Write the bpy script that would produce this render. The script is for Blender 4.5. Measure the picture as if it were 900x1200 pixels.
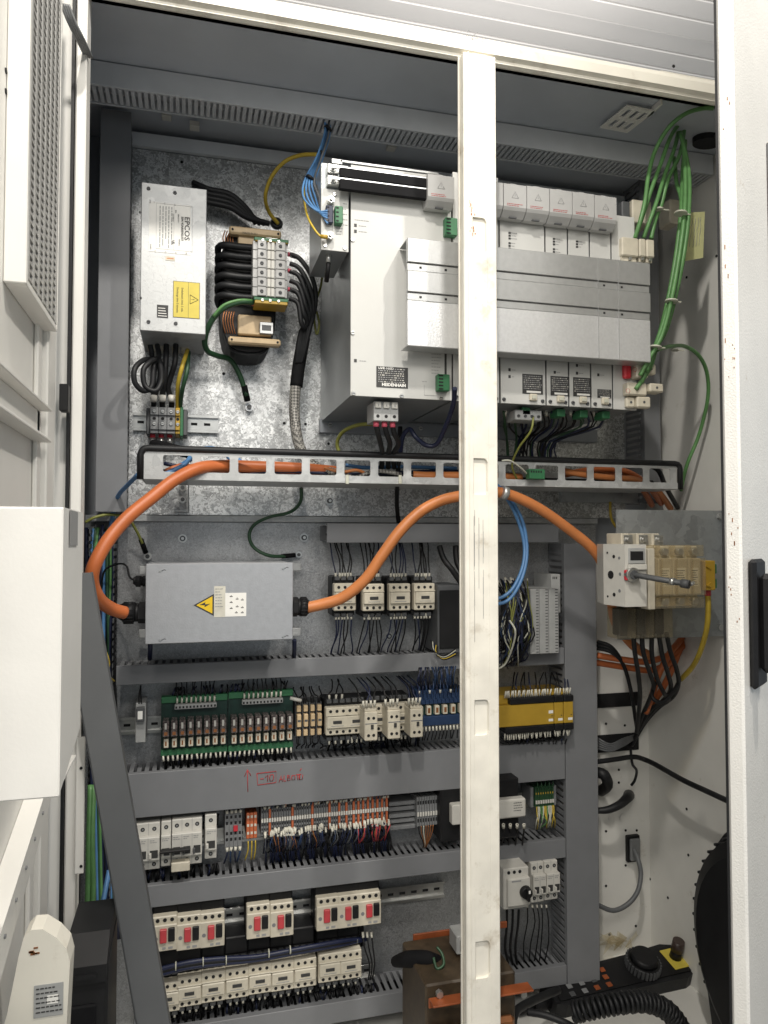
import bpy, math, random
from mathutils import Vector, Matrix
R = math.radians
rnd = random.Random(7)
C = bpy.context.scene.collection
for o in list(bpy.data.objects): bpy.data.objects.remove(o)
# ------------------------------------------------------------------ camera, world, lamps
EYE = 1.35
YAW, PITCH, F = R(14.7), R(2.0), 867.0
cd = bpy.data.cameras.new('camera'); cam = bpy.data.objects.new('camera', cd); C.objects.link(cam)
cam.location = (0, 0, EYE); cam.rotation_euler = (R(90) + PITCH, 0, -YAW)
cd.sensor_fit = 'VERTICAL'; cd.sensor_height = 36; cd.lens = 36 * F / 1200; cd.clip_start = .02; cd.clip_end = 60
bpy.context.scene.camera = cam
w = bpy.data.worlds.new('World'); bpy.context.scene.world = w; w.use_nodes = True
w.node_tree.nodes['Background'].inputs[0].default_value = (.82, .92, 1.0, 1)
w.node_tree.nodes['Background'].inputs[1].default_value = .38
def lamp(name, loc, target, sx, sy, power, col):
    ld = bpy.data.lights.new(name, 'AREA'); ld.shape = 'RECTANGLE'; ld.size = sx; ld.size_y = sy
    ld.energy = power; ld.color = col
    o = bpy.data.objects.new(name, ld); C.objects.link(o); o.location = loc
    o.rotation_euler = (Vector(target) - Vector(loc)).to_track_quat('-Z', 'Y').to_euler()
    return o
lamp('ceiling_or_fill_lamp', (-.35, -1.3, 2.95), (.4, 1.3, 1.3), .5, .6, 16, (1, .955, .89))
lamp('ceiling_or_fill_lamp', (.75, -1.4, 3.0), (.4, 1.3, 1.3), .5, .6, 17, (1, .955, .89))
lamp('ceiling_or_fill_lamp', (-.05, .05, 3.05), (.45, 1.4, 1.0), .05, .10, 19, (1, .95, .87))
lamp('ceiling_or_fill_lamp', (.95, .08, 3.05), (.45, 1.4, 1.0), .05, .10, 18, (1, .95, .87))
lamp('ceiling_or_fill_lamp', (-.75, -.9, 2.2), (-.1, .8, .9), .8, .8, 13, (1, .95, .86))  # added fill, low at front left, brightens the open door and foreground
lamp('ceiling_or_fill_lamp', (.9, 1.9, 2.75), (.9, 2.3, 3.3), 1.2, .4, 7, (1, .97, .95))  # added fill behind the cabinet, aimed up to brighten the ceiling panels
sc = bpy.context.scene
sc.view_settings.view_transform = 'Standard'; sc.view_settings.look = 'None'
sc.view_settings.gamma = 1; sc.view_settings.exposure = 0.25
# ------------------------------------------------------------------ pixel ray -> real plane
_f = Vector((math.cos(PITCH)*math.sin(YAW), math.cos(PITCH)*math.cos(YAW), math.sin(PITCH)))
_r = Vector((math.cos(YAW), -math.sin(YAW), 0)); _u = _r.cross(_f)
def ray(px, py): return _f + _r*((px-450)/F) + _u*((600-py)/F)
def at(px, py, Y):
    d = ray(px, py); p = d*(Y/d.y); return Vector((p.x, p.y, p.z+EYE))
def atx(px, py, X):
    d = ray(px, py); p = d*(X/d.x); return Vector((p.x, p.y, p.z+EYE))
def atz(px, py, Z):
    d = ray(px, py); p = d*((Z-EYE)/d.z); return Vector((p.x, p.y, p.z+EYE))
def X(px, Y): return at(px, 630, Y).x
def Zc(px, py, Y): return at(px, py, Y).z
# ------------------------------------------------------------------ materials
MATS = {}
def mat(name, col, rough=.5, metal=0, vary=.12, scale=30, bump=0, bscale=None, spec=.5, alpha=1, dirt_or_reflection=None, coat=0):
    m = bpy.data.materials.new(name); m.use_nodes = True; nt = m.node_tree; N = nt.nodes; L = nt.links
    b = N['Principled BSDF']; b.inputs['Roughness'].default_value = rough; b.inputs['Metallic'].default_value = metal
    b.inputs['Specular IOR Level'].default_value = spec; b.inputs['Alpha'].default_value = alpha
    b.inputs['Coat Weight'].default_value = coat
    tc = N.new('ShaderNodeTexCoord'); n = N.new('ShaderNodeTexNoise'); n.inputs['Scale'].default_value = scale; n.inputs['Detail'].default_value = 5
    L.new(tc.outputs['Object'], n.inputs['Vector'])
    r = N.new('ShaderNodeValToRGB'); r.color_ramp.elements[0].position = .3; r.color_ramp.elements[1].position = .7
    lo = [c*(1-vary) for c in col]; hi = [min(1, c*(1+vary)) for c in col]
    r.color_ramp.elements[0].color = (*lo, 1); r.color_ramp.elements[1].color = (*hi, 1)
    L.new(n.outputs['Fac'], r.inputs['Fac']); out = r.outputs['Color']
    if dirt_or_reflection:
        n2 = N.new('ShaderNodeTexNoise'); n2.inputs['Scale'].default_value = dirt_or_reflection[1]; n2.inputs['Detail'].default_value = 8; n2.inputs['Roughness'].default_value = .7
        L.new(tc.outputs['Object'], n2.inputs['Vector'])
        r2 = N.new('ShaderNodeValToRGB'); r2.color_ramp.elements[0].position = dirt_or_reflection[2]; r2.color_ramp.elements[1].position = dirt_or_reflection[2]+dirt_or_reflection[3]
        r2.color_ramp.elements[0].color = (0, 0, 0, 1); r2.color_ramp.elements[1].color = (1, 1, 1, 1)
        L.new(n2.outputs['Fac'], r2.inputs['Fac'])
        mx = N.new('ShaderNodeMixRGB'); L.new(r2.outputs['Color'], mx.inputs['Fac']); L.new(out, mx.inputs['Color1']); mx.inputs['Color2'].default_value = (*dirt_or_reflection[0], 1)
        out = mx.outputs['Color']
    L.new(out, b.inputs['Base Color'])
    if bump:
        n3 = N.new('ShaderNodeTexNoise'); n3.inputs['Scale'].default_value = bscale or scale*4; n3.inputs['Detail'].default_value = 3
        L.new(tc.outputs['Object'], n3.inputs['Vector'])
        bp = N.new('ShaderNodeBump'); bp.inputs['Strength'].default_value = bump; bp.inputs['Distance'].default_value = .002
        L.new(n3.outputs['Fac'], bp.inputs['Height']); L.new(bp.outputs['Normal'], b.inputs['Normal'])
    MATS[name] = m; return m
def galv(name, base, rough, metal, vscale, lo=.55, speck=.6, contrast=1.):
    m = bpy.data.materials.new(name); m.use_nodes = True; nt = m.node_tree; N = nt.nodes; L = nt.links
    b = N['Principled BSDF']; b.inputs['Metallic'].default_value = metal
    tc = N.new('ShaderNodeTexCoord')
    wn = N.new('ShaderNodeTexNoise'); wn.inputs['Scale'].default_value = vscale*.8; wn.inputs['Detail'].default_value = 4
    L.new(tc.outputs['Object'], wn.inputs['Vector'])
    ad = N.new('ShaderNodeMixRGB'); ad.blend_type = 'LINEAR_LIGHT'; ad.inputs['Fac'].default_value = .03
    L.new(tc.outputs['Object'], ad.inputs['Color1']); L.new(wn.outputs['Color'], ad.inputs['Color2'])
    v = N.new('ShaderNodeTexVoronoi'); v.inputs['Scale'].default_value = vscale
    L.new(ad.outputs['Color'], v.inputs['Vector'])
    sp = N.new('ShaderNodeSeparateColor'); L.new(v.outputs['Color'], sp.inputs['Color'])
    n = N.new('ShaderNodeTexNoise'); n.inputs['Scale'].default_value = vscale*1.6; n.inputs['Detail'].default_value = 6; n.inputs['Roughness'].default_value = .8
    L.new(tc.outputs['Object'], n.inputs['Vector'])
    mx = N.new('ShaderNodeMixRGB'); mx.inputs['Fac'].default_value = speck
    L.new(sp.outputs['Red'], mx.inputs['Color1']); L.new(n.outputs['Fac'], mx.inputs['Color2'])
    r = N.new('ShaderNodeValToRGB'); r.color_ramp.elements[0].position = .5-.22/contrast; r.color_ramp.elements[1].position = .5+.2/contrast
    r.color_ramp.elements[0].color = (base[0]*lo, base[1]*lo, base[2]*lo, 1); r.color_ramp.elements[1].color = (*base, 1)
    L.new(mx.outputs['Color'], r.inputs['Fac']); L.new(r.outputs['Color'], b.inputs['Base Color'])
    mr = N.new('ShaderNodeMapRange'); mr.inputs['To Min'].default_value = rough-.12; mr.inputs['To Max'].default_value = rough+.14
    L.new(mx.outputs['Color'], mr.inputs['Value']); L.new(mr.outputs['Result'], b.inputs['Roughness'])
    bp = N.new('ShaderNodeBump'); bp.inputs['Strength'].default_value = .5; bp.inputs['Distance'].default_value = .001
    L.new(mx.outputs['Color'], bp.inputs['Height']); L.new(bp.outputs['Normal'], b.inputs['Normal'])
    MATS[name] = m
galv('galv', (.78, .79, .79), .40, .86, 120, .50, .55, 1.6)
galv('galv_fine', (.52, .53, .54), .42, .8, 170, .6, .6)
galv('galv_soft', (.52, .53, .53), .50, .45, 60, .84, .5)
galv('galv_dark', (.40, .42, .43), .38, .6, 45, .75, .6)
mat('steel', (.62, .62, .60), .3, .9, .08, 60)
mat('alu', (.47, .475, .47), .36, .6, .05, 90, .05)
mat('alu_bright', (.74, .745, .75), .30, .55, .05, 200, .1, 400)
mat('grey_metal_box', (.47, .48, .50), .36, .5, .05, 90, .12, 320)
mat('cream_paint', (.75, .72, .635), .42, 0, .05, 12, .06, 120, dirt_or_reflection=((.42, .36, .28), 9, .54, .22))  # brown patches mix dirt with the header's brownish reflection, painted into the colour
mat('post_paint', (.74, .71, .635), .42, 0, .09, 22, .10, 90, dirt_or_reflection=((.40, .34, .25), 13, .56, .2))
mat('white_paint', (.78, .765, .725), .42, 0, .03, 10, .04, 160, dirt_or_reflection=((.55, .50, .42), 30, .70, .08))
mat('pocket_paint', (.79, .775, .74), .5, 0, .03, 18, .05, 320, dirt_or_reflection=((.4, .33, .27), 60, .755, .02))
mat('door_paint', (.78, .765, .73), .33, 0, .05, 8, .3, 420, dirt_or_reflection=((.50, .42, .33), 14, .64, .1))
mat('inner_white', (.74, .73, .69), .5, 0, .05, 10, .05, 100, dirt_or_reflection=((.45, .41, .34), 12, .62, .15))
mat('inner_grey', (.34, .36, .39), .55, 0, .06, 8)
mat('roof_grey', (.50, .53, .58), .6, 0, .06, 8)
mat('duct', (.185, .19, .20), .5, 0, .05, 20, .03, 200)
mat('duct_light', (.58, .60, .63), .5, 0, .05, 20)
mat('duct_dark', (.10, .104, .108), .5, 0, .06, 20)
mat('black', (.010, .010, .011), .5, 0, .2, 40, spec=.3)
mat('black_matt', (.008, .008, .009), .8, 0, .2, 40, spec=.15)
mat('rubber', (.013, .0135, .015), .5, 0, .2, 40, spec=.35)
mat('dark_hole', (.006, .006, .007), .8, 0, 0, 10)
mat('cream_plastic', (.57, .525, .425), .42, 0, .09, 60)
mat('light_plastic', (.58, .565, .52), .4, 0, .05, 50)
mat('grey_plastic', (.36, .365, .36), .45, 0, .08, 50)
mat('mid_grey', (.19, .195, .20), .5, 0, .1, 50)
mat('dark_grey', (.075, .078, .082), .5, 0, .1, 50)
mat('drive_face', (.52, .52, .50), .42, 0, .03, 15, .03, 300)
mat('drive_side', (.34, .36, .37), .35, .5, .06, 20)
mat('cap_plastic', (.42, .418, .41), .42, 0, .04, 30)
mat('red', (.55, .03, .045), .4, 0, .1, 30)
mat('red_lever', (.50, .05, .06), .45, 0, .1, 30)
mat('pink', (.62, .10, .15), .5, 0, .1, 30)
mat('orange', (.50, .135, .04), .42, 0, .08, 30, .03, 100, dirt_or_reflection=((.30, .09, .03), 30, .66, .08))
mat('orange_light', (.54, .19, .06), .42, 0, .08, 30, .03, 100, dirt_or_reflection=((.30, .12, .05), 30, .68, .08))
mat('orange_paint', (.28, .07, .02), .5, 0, .25, 30)
mat('terminal_orange', (.50, .13, .05), .5, 0, .1, 60)
mat('blue_wire', (.08, .20, .40), .42, 0, .1, 60)
mat('navy_wire', (.009, .014, .045), .45, 0, .15, 60)
mat('green_wire', (.10, .24, .08), .42, 0, .12, 60)
mat('dark_green', (.02, .065, .028), .45, 0, .12, 60)
mat('yellow_wire', (.50, .36, .04), .45, 0, .12, 60)
mat('olive_wire', (.20, .21, .045), .45, 0, .1, 60)
mat('white_wire', (.5, .5, .42), .45, 0, .1, 60)
mat('grey_cable', (.12, .125, .13), .45, 0, .1, 60)
mat('pcb', (.006, .030, .022), .45, 0, .25, 120)
mat('green_plastic', (.03, .14, .06), .45, 0, .1, 60)
mat('blue_plastic', (.014, .035, .09), .45, 0, .1, 60)
mat('yellow_plastic', (.43, .27, .03), .42, 0, .06, 60)
mat('yellow_label', (.62, .50, .07), .5, 0, .05, 60)
mat('warn_yellow', (.78, .52, .02), .45, 0, .03, 60)
mat('paper', (.84, .83, .79), .6, 0, .03, 60)
mat('tag_yellow', (.74, .74, .38), .6, 0, .08, 60)
mat('print', (.035, .035, .035), .6, 0, 0, 60)
mat('print_grey', (.30, .30, .30), .6, 0, 0, 60)
mat('print_red', (.45, .05, .05), .6, 0, 0, 60)
mat('pen_red', (.50, .03, .03), .6, 0, .1, 200)
mat('beige_resin', (.56, .42, .25), .5, 0, .1, 60)
mat('ferrule', (.60, .58, .50), .4, 0, .1, 60)
mat('copper', (.32, .13, .05), .4, .5, .2, 60)
mat('varnish', (.055, .038, .022), .5, 0, .3, 60)
mat('ceiling_white', (.82, .80, .775), .55, 0, .03, 4)
mat('concrete', (.3, .3, .29), .8, 0, .15, 5)
mat('mesh_grey', (.40, .395, .38), .45, 0, .1, 60)
mat('filter', (.10, .10, .10), .9, 0, .2, 60)
mat('relay_clear', (.12, .10, .095), .25, 0, .7, 260)
mat('brown_knob', (.05, .033, .028), .4, 0, .1, 60)
def braid():
    m = bpy.data.materials.new('braid'); m.use_nodes = True; nt = m.node_tree; N = nt.nodes; L = nt.links
    b = N['Principled BSDF']; b.inputs['Metallic'].default_value = .2; b.inputs['Roughness'].default_value = .55
    tc = N.new('ShaderNodeTexCoord'); v = N.new('ShaderNodeTexChecker'); v.inputs['Scale'].default_value = 230
    mp = N.new('ShaderNodeMapping'); mp.inputs['Rotation'].default_value = (0, .78, 0)
    L.new(tc.outputs['Object'], mp.inputs['Vector']); L.new(mp.outputs['Vector'], v.inputs['Vector'])
    v.inputs['Color1'].default_value = (.36, .35, .32, 1); v.inputs['Color2'].default_value = (.10, .095, .09, 1)
    L.new(v.outputs['Color'], b.inputs['Base Color']); MATS['braid'] = m
braid()
def clear():
    m = bpy.data.materials.new('smoky_clear'); m.use_nodes = True; nt = m.node_tree; N = nt.nodes; L = nt.links
    b = N['Principled BSDF']; b.inputs['Base Color'].default_value = (.55, .50, .40, 1); b.inputs['Roughness'].default_value = .12
    t = N.new('ShaderNodeBsdfTransparent'); t.inputs['Color'].default_value = (.92, .88, .78, 1)
    mx = N.new('ShaderNodeMixShader'); mx.inputs['Fac'].default_value = .17
    L.new(t.outputs[0], mx.inputs[1]); L.new(b.outputs[0], mx.inputs[2]); L.new(mx.outputs[0], N['Material Output'].inputs['Surface'])
    MATS['smoky_clear'] = m
clear()
# ------------------------------------------------------------------ mesh builder
def wl(p):
    v = Vector((0, 0, 0))
    while p is not None: v += p.location; p = p.parent
    return v
class MB:
    def __init__(s, m='cream_plastic'): s.v = []; s.f = []; s.mi = []; s.sm = []; s.mats = [m]; s.cur = 0
    def use(s, m):
        if m not in s.mats: s.mats.append(m)
        s.cur = s.mats.index(m); return s
    def face(s, idx, smooth=False): s.f.append(idx); s.mi.append(s.cur); s.sm.append(smooth)
    def box(s, x0, x1, y0, y1, z0, z1, c=0.0):
        if x0 > x1: x0, x1 = x1, x0
        if y0 > y1: y0, y1 = y1, y0
        if z0 > z1: z0, z1 = z1, z0
        b = len(s.v)
        if c <= 0:
            for z in (z0, z1):
                for y in (y0, y1):
                    for x in (x0, x1): s.v.append((x, y, z))
            for q in ((0,2,3,1),(4,5,7,6),(0,1,5,4),(2,6,7,3),(0,4,6,2),(1,3,7,5)): s.face([b+i for i in q])
            return s
        c = min(c, (x1-x0)*.45, (y1-y0)*.45, (z1-z0)*.45)
        idx = {}
        for sx in (0, 1):
            for sy in (0, 1):
                for sz in (0, 1):
                    Xc, Yc, Zc_ = (x0, x1)[sx], (y0, y1)[sy], (z0, z1)[sz]
                    dx, dy, dz = (c, -c)[sx], (c, -c)[sy], (c, -c)[sz]
                    for k, p in enumerate(((Xc, Yc+dy, Zc_+dz), (Xc+dx, Yc, Zc_+dz), (Xc+dx, Yc+dy, Zc_))):
                        idx[sx, sy, sz, k] = len(s.v); s.v.append(p)
        for k, ax in ((0, 0), (1, 1), (2, 2)):
            for v in (0, 1):
                cyc = [(0,0),(1,0),(1,1),(0,1)]
                q = []
                for a, d in cyc:
                    t = [a, d]; t.insert(ax, v); q.append(idx[(*t, k)])
                if (v == 0) != (ax == 1): q.reverse()
                s.face(q)
        for ax in (0, 1, 2):
            o = [a for a in (0, 1, 2) if a != ax]
            for a in (0, 1):
                for d in (0, 1):
                    def key(e, k):
                        t = [0, 0, 0]; t[ax] = e; t[o[0]] = a; t[o[1]] = d; return idx[(*t, k)]
                    s.face([key(0, o[0]), key(1, o[0]), key(1, o[1]), key(0, o[1])])
        for sx in (0, 1):
            for sy in (0, 1):
                for sz in (0, 1): s.face([idx[sx, sy, sz, k] for k in (0, 1, 2)])
        return s
    def prism(s, pts, axis, a, b):     # pts: 2D outline, extruded along axis from a to b
        n = len(pts); st = len(s.v)
        for e in (a, b):
            for p in pts:
                q = [p[0], p[1]]; q.insert({'x':0,'y':1,'z':2}[axis], e); s.v.append(tuple(q))
        for i in range(n): s.face([st+i, st+(i+1) % n, st+n+(i+1) % n, st+n+i])
        s.face([st+i for i in range(n)][::-1]); s.face([st+n+i for i in range(n)])
        return s
    def quad(s, a, b, c, d):
        st = len(s.v); s.v += [tuple(a), tuple(b), tuple(c), tuple(d)]; s.face([st, st+1, st+2, st+3]); return s
    def cyl(s, p0, p1, r, n=12, r2=None, cap=True):
        return s.tube([p0, p1], r, n, smooth=False, radii=[r, r if r2 is None else r2], shade=n > 7)
    def tube(s, pts, r, n=6, smooth=True, radii=None, shade=True, step=4):
        P = [Vector(p) for p in pts]
        if smooth and len(P) > 2:
            Q = []; RR = []
            for i in range(len(P)-1):
                a = P[max(i-1, 0)]; b = P[i]; c = P[i+1]; d = P[min(i+2, len(P)-1)]
                for k in range(step):
                    t = k/step
                    Q.append(.5*((2*b)+(c-a)*t+(2*a-5*b+4*c-d)*t*t+(3*b-a-3*c+d)*t**3))
                    if radii: RR.append(radii[i]*(1-t)+radii[i+1]*t)
            Q.append(P[-1]); P = Q
            if radii: radii = RR+[radii[-1]]
        m = len(P); st = len(s.v)
        T = [(P[min(i+1, m-1)]-P[max(i-1, 0)]).normalized() for i in range(m)]
        nrm = T[0].cross(Vector((0, 1, 0)))
        if nrm.length < .1: nrm = T[0].cross(Vector((1, 0, 0)))
        nrm.normalize()
        for i in range(m):
            nrm = (nrm-T[i]*nrm.dot(T[i])); 
            if nrm.length < 1e-6: nrm = T[i].orthogonal()
            nrm.normalize(); bn = T[i].cross(nrm); rr = radii[i] if radii else r
            for k in range(n):
                a = 2*math.pi*k/n; s.v.append(tuple(P[i]+(nrm*math.cos(a)+bn*math.sin(a))*rr))
        for i in range(m-1):
            for k in range(n):
                s.face([st+i*n+k, st+i*n+(k+1) % n, st+(i+1)*n+(k+1) % n, st+(i+1)*n+k], shade)
        s.face([st+k for k in range(n)][::-1]); s.face([st+(m-1)*n+k for k in range(n)])
        return s
    def screw(s, x, y, z, r=.004, m='steel'):   # screw head facing -Y with a cross slot
        c = s.cur; s.use(m); s.cyl((x, y, z), (x, y-.0025, z), r, 10, r*.8)
        s.use('dark_hole'); s.box(x-r*.6, x+r*.6, y-.0029, y-.0024, z-r*.14, z+r*.14); s.cur = c; return s
    def build(s, name, parent=None, local=False):
        off = Vector((0, 0, 0)) if local else wl(parent)
        me = bpy.data.meshes.new(name)
        me.from_pydata([(v[0]-off.x, v[1]-off.y, v[2]-off.z) for v in s.v], [], s.f)
        for m in s.mats: me.materials.append(MATS[m])
        me.polygons.foreach_set('material_index', s.mi); me.polygons.foreach_set('use_smooth', s.sm); me.update()
        o = bpy.data.objects.new(name, me); C.objects.link(o); o.parent = parent
        return o
def tag(o, label, cat, group=None, kind=None):
    if label: o['label'] = label
    if cat: o['category'] = cat
    if group: o['group'] = group
    if kind: o['kind'] = kind
    return o
def thing(name, label, cat, loc=(0, 0, 0), group=None):
    o = bpy.data.objects.new(name, None); o.empty_display_size = .02; C.objects.link(o); o.location = loc
    return tag(o, label, cat, group)
def copy_tree(o, parent=None):
    c = o.copy(); C.objects.link(c); c.parent = parent
    for ch in o.children: copy_tree(ch, c)
    return c
def onething(name, mb, label, cat, group=None):   # a thing that is a single mesh: origin moved to its middle
    n = len(mb.v); cx = sum(v[0] for v in mb.v)/n; cy = sum(v[1] for v in mb.v)/n; cz = min(v[2] for v in mb.v)
    mb.v = [(v[0]-cx, v[1]-cy, v[2]-cz) for v in mb.v]
    o = mb.build(name, None, True); o.location = (cx, cy, cz)
    return tag(o, label, cat, group)
def structure(name, mb, label=None): 
    o = mb.build(name); o['kind'] = 'structure'
    if label: o['label'] = label
    return o
def text(s, size, pos, parent, m='print', rot=0, name='lettering', align='CENTER', bold=0, sx=1, mtx=None):
    cu = bpy.data.curves.new('t', 'FONT'); cu.body = s; cu.size = size; cu.align_x = align; cu.align_y = 'CENTER'; cu.offset = bold; cu.resolution_u = 2
    o = bpy.data.objects.new('t', cu); C.objects.link(o)
    bpy.context.view_layer.update()
    me = bpy.data.meshes.new_from_object(o.evaluated_get(bpy.context.evaluated_depsgraph_get()))
    bpy.data.objects.remove(o)
    M = Matrix.Rotation(rot, 4, 'Y') @ Matrix.Rotation(R(90), 4, 'X') @ Matrix.Diagonal((sx, 1, 1, 1))
    if mtx is not None: M = mtx @ Matrix.Diagonal((sx, 1, 1, 1))
    me.transform(Matrix.Translation(Vector(pos)-(wl(parent) if mtx is None else Vector((0,0,0)))) @ M)
    me.materials.clear(); me.materials.append(MATS[m])
    n = bpy.data.objects.new(name, me); C.objects.link(n); n.parent = parent
    return n
ORD = ['leftmost', 'second from the left', 'third from the left', 'fourth from the left', 'fifth from the left', 'sixth from the left', 'seventh from the left', 'eighth from the left', 'ninth from the left', 'tenth from the left']
# depth planes of the cabinet (metres from the camera along the cabinet's depth)
YF, YP, YC, YW = 1.10, 1.50, 1.42, 1.56
XL, XR = -.20, X(757, YW)
ZFL = EYE-.97
zlip = Zc(540, 71, YF)
ZR = zlip+.038
# ------------------------------------------------------------------ hall
m = MB('concrete'); m.box(-5, 6, -5, 6, -.05, 0); structure('floor', m, 'grey concrete workshop floor')
ZCE = 3.30
m = MB('ceiling_white'); m.box(-4, 6, -4, 6, ZCE+.03, ZCE+.05); ceil = structure('ceiling', m, 'white panelled workshop ceiling above the cabinet')
pm = MB('ceiling_white'); pm.box(-4, 6, 0, .088, 0, .028, .003); first = None
for i in range(34):
    if first is None: o = pm.build('ceiling_panel', ceil, True); first = o
    else: o = first.copy(); C.objects.link(o)
    o.parent = ceil; o.location = (0, 1.3+i*.094, ZCE-.002*(i % 3))
m = MB('ceiling_white'); m.box(-4, 6, 5, 5.1, 0, ZCE); structure('wall', m, 'white workshop wall behind the cabinet')
m = MB('white_paint'); m.box(2.3, 2.36, 3.05, 3.2, ZCE-.016, ZCE-.001); 
# ------------------------------------------------------------------ cabinet shell
cab = thing('electrical_cabinet', 'tall white steel control cabinet standing open with grey interior and cream front frame', 'cabinet', (.43, 1.3, 0))
MB('inner_white').box(XL-.003, XR+.003, YW, YW+.02, .1, ZR).build('back_wall', cab)
m = MB('inner_grey'); m.box(XL, XR, YW-.004, YW-.001, EYE-.02, ZR); m.build('upper_back_panel', cab)
MB('inner_grey').box(XL-.02, XL, YF+.02, YW+.02, .1, ZR).build('side_wall', cab)
m = MB('inner_white'); m.box(XR, XR+.02, YF+.02, YW+.02, .1, ZR)
m.build('side_wall', cab)
m = MB('roof_grey'); m.box(XL, XR, YF+.05, YW, ZR-.004, ZR); m.build('roof_panel', cab)
MB('white_paint').box(XL-.02, XR+.02, YF+.02, YW+.02, ZR+.001, ZR+.02).build('roof_cover', cab)
m = MB('inner_white'); m.box(XL, XR, YF, YW, ZFL-.02, ZFL)
for k in range(16):
    x, y = rnd.uniform(.4, XR-.05), rnd.uniform(1.15, 1.5); m.use('dark_hole').cyl((x, y, ZFL), (x, y, ZFL+.0015), .003, 8)
m.build('floor_panel', cab)
MB('dark_grey').box(XL, XR, YF+.04, YW, 0, .1).build('plinth', cab)
# header: profile extruded along X
hp = [(YF+.06, ZR), (YF+.05, ZR+.006), (YF+.012, ZR+.006), (YF-.008, ZR-.001), (YF-.014, ZR-.012), (YF-.014, zlip+.010), (YF-.006, zlip+.007), (YF-.006, zlip+.002), (YF, zlip), (YF+.003, zlip), (YF+.003, ZR-.004), (YF+.06, ZR-.004)]
MB('cream_paint').prism(hp, 'x', XL-.05, XR+.06).build('header_rail', cab)
m = MB('black_matt')
for k in range(150):
    x = X(555, YF)+rnd.gauss(0, .011); z = ZR+.0068; yy = YF+.014+abs(rnd.gauss(0, .010)); r0 = rnd.uniform(.0005, .0018)
    m.cyl((x, yy, z-.0012), (x, yy, z-.0004), r0, 5)
for k in range(60): x = X(553, YF)+rnd.gauss(0, .012); z = ZR-.006+rnd.gauss(0, .004); m.use('print_grey').box(x, x+rnd.uniform(.0005, .0015), YF-.0146, YF-.0139, z, z+rnd.uniform(.0003, .0012))
m.build('grease_stain', cab)['kind'] = 'stuff'
# front stiles
xl0, xl1 = X(82, YF), X(95, YF)
m = MB('white_paint'); m.box(xl0, xl1, YF-.01, YF+.03, .1, ZR, .002); m.box(xl0-.04, xl0-.002, YF, YF+.04, .1, ZR, .002)
m.build('stile', cab)
m = MB('rubber'); m.box(xl0-.005, xl0-.001, YF-.014, YF-.002, .1, ZR); m.build('door_gasket', cab)
MB('white_paint').box(XR-.02, XR+.05, YF, YF+.04, .1, ZR, .002).build('stile', cab)
# centre post with pressed pockets
xp0, xp1 = X(545, YF-.02), X(584, YF-.02)
zt, zb = zlip+.002, .1
m = MB('post_paint')
pocks = [(255, 297), (537, 580), (820, 862), (1103, 1147)]
pl, pr = X(556, YF-.02), X(572, YF-.02)
yf = YF-.02
m.box(xp0, pl, yf, yf+.02, zb, zt, .0015); m.box(pr, xp1, yf, yf+.02, zb, zt, .0015)
prev = zt
for a, b in pocks:
    za, zb_ = Zc(565, a, yf), Zc(565, b, yf)
    m.box(pl-.001, pr+.001, yf+.0004, yf+.018, za, prev)
    m.box(pl-.001, pr+.001, yf+.005, yf+.018, zb_, za)
    for s_, z_ in ((1, za), (-1, zb_)):
        m.prism([(pr+.001, z_), (pr-.006, z_), (pr-.002, z_-s_*.0018), (pr, z_-s_*.006), (pr+.001, z_-s_*.006)], 'y', yf+.0006, yf+.01)
    prev = zb_
m.box(pl-.001, pr+.001, yf+.0004, yf+.018, zb, prev)
m.box(X(537.5, YF), xp0-.0005, YF-.006, YF-.001, zb, zt, .001)
m.box(X(550, yf), X(551.5, yf), yf-.0012, yf+.002, zb, zt)
m.box(X(540.5, YF), X(542.5, YF), YF-.009, YF-.004, zb, zt)
m.build('centre_post', cab)
m = MB('black_matt')
for k in range(16):
    x = X(rnd.choice([556, 561, 566]), yf)+rnd.gauss(0, .0003); z0 = Zc(560, rnd.choice([610, 655, 690])+rnd.uniform(-15, 15), yf); m.use('print_grey').box(x, x+.0003, yf-.0004, yf+.0002, z0-rnd.uniform(.02, .08), z0)
for k in range(14):
    x = X(rnd.uniform(551, 558), yf); z = Zc(556, rnd.uniform(235, 280), yf); m.use('copper').box(x, x+rnd.uniform(.0008, .002), yf-.0004, yf+.0002, z, z+rnd.uniform(.001, .006))
m.build('scratches', cab)['kind'] = 'stuff'
# slotted roof rail
yr = 1.30
z1, z0 = ZR-.006, Zc(100, 97, yr)
m = MB('duct_light'); m.box(XL+.01, XR-.004, yr, yr+.006, z0, z1, .001)
m.use('duct_light').box(XL+.01, XR-.004, yr+.006, yr+.058, z0+.02, z0+.022); m.box(XL+.01, XR-.004, yr+.056, yr+.060, z0, z1)
m.build('roof_rail', cab)
m = MB('duct_light'); n = int((XR-XL)/.0105)
for i in range(n):
    x = XL+.012+i*.0105; m.box(x, x+.0062, yr+.0061, yr+.052, z0, z0+.003)
o = m.build('slotted_strip', cab); o['kind'] = 'stuff'
for px, py in ((195, 133), (460, 170), (228, 145), (610, 225)):
    p = at(px, py, 1.42); MB('light_plastic').box(p.x-.009, p.x+.009, p.y, p.y+.02, p.z-.004, p.z+.006, .001).build('clip', cab)
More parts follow.
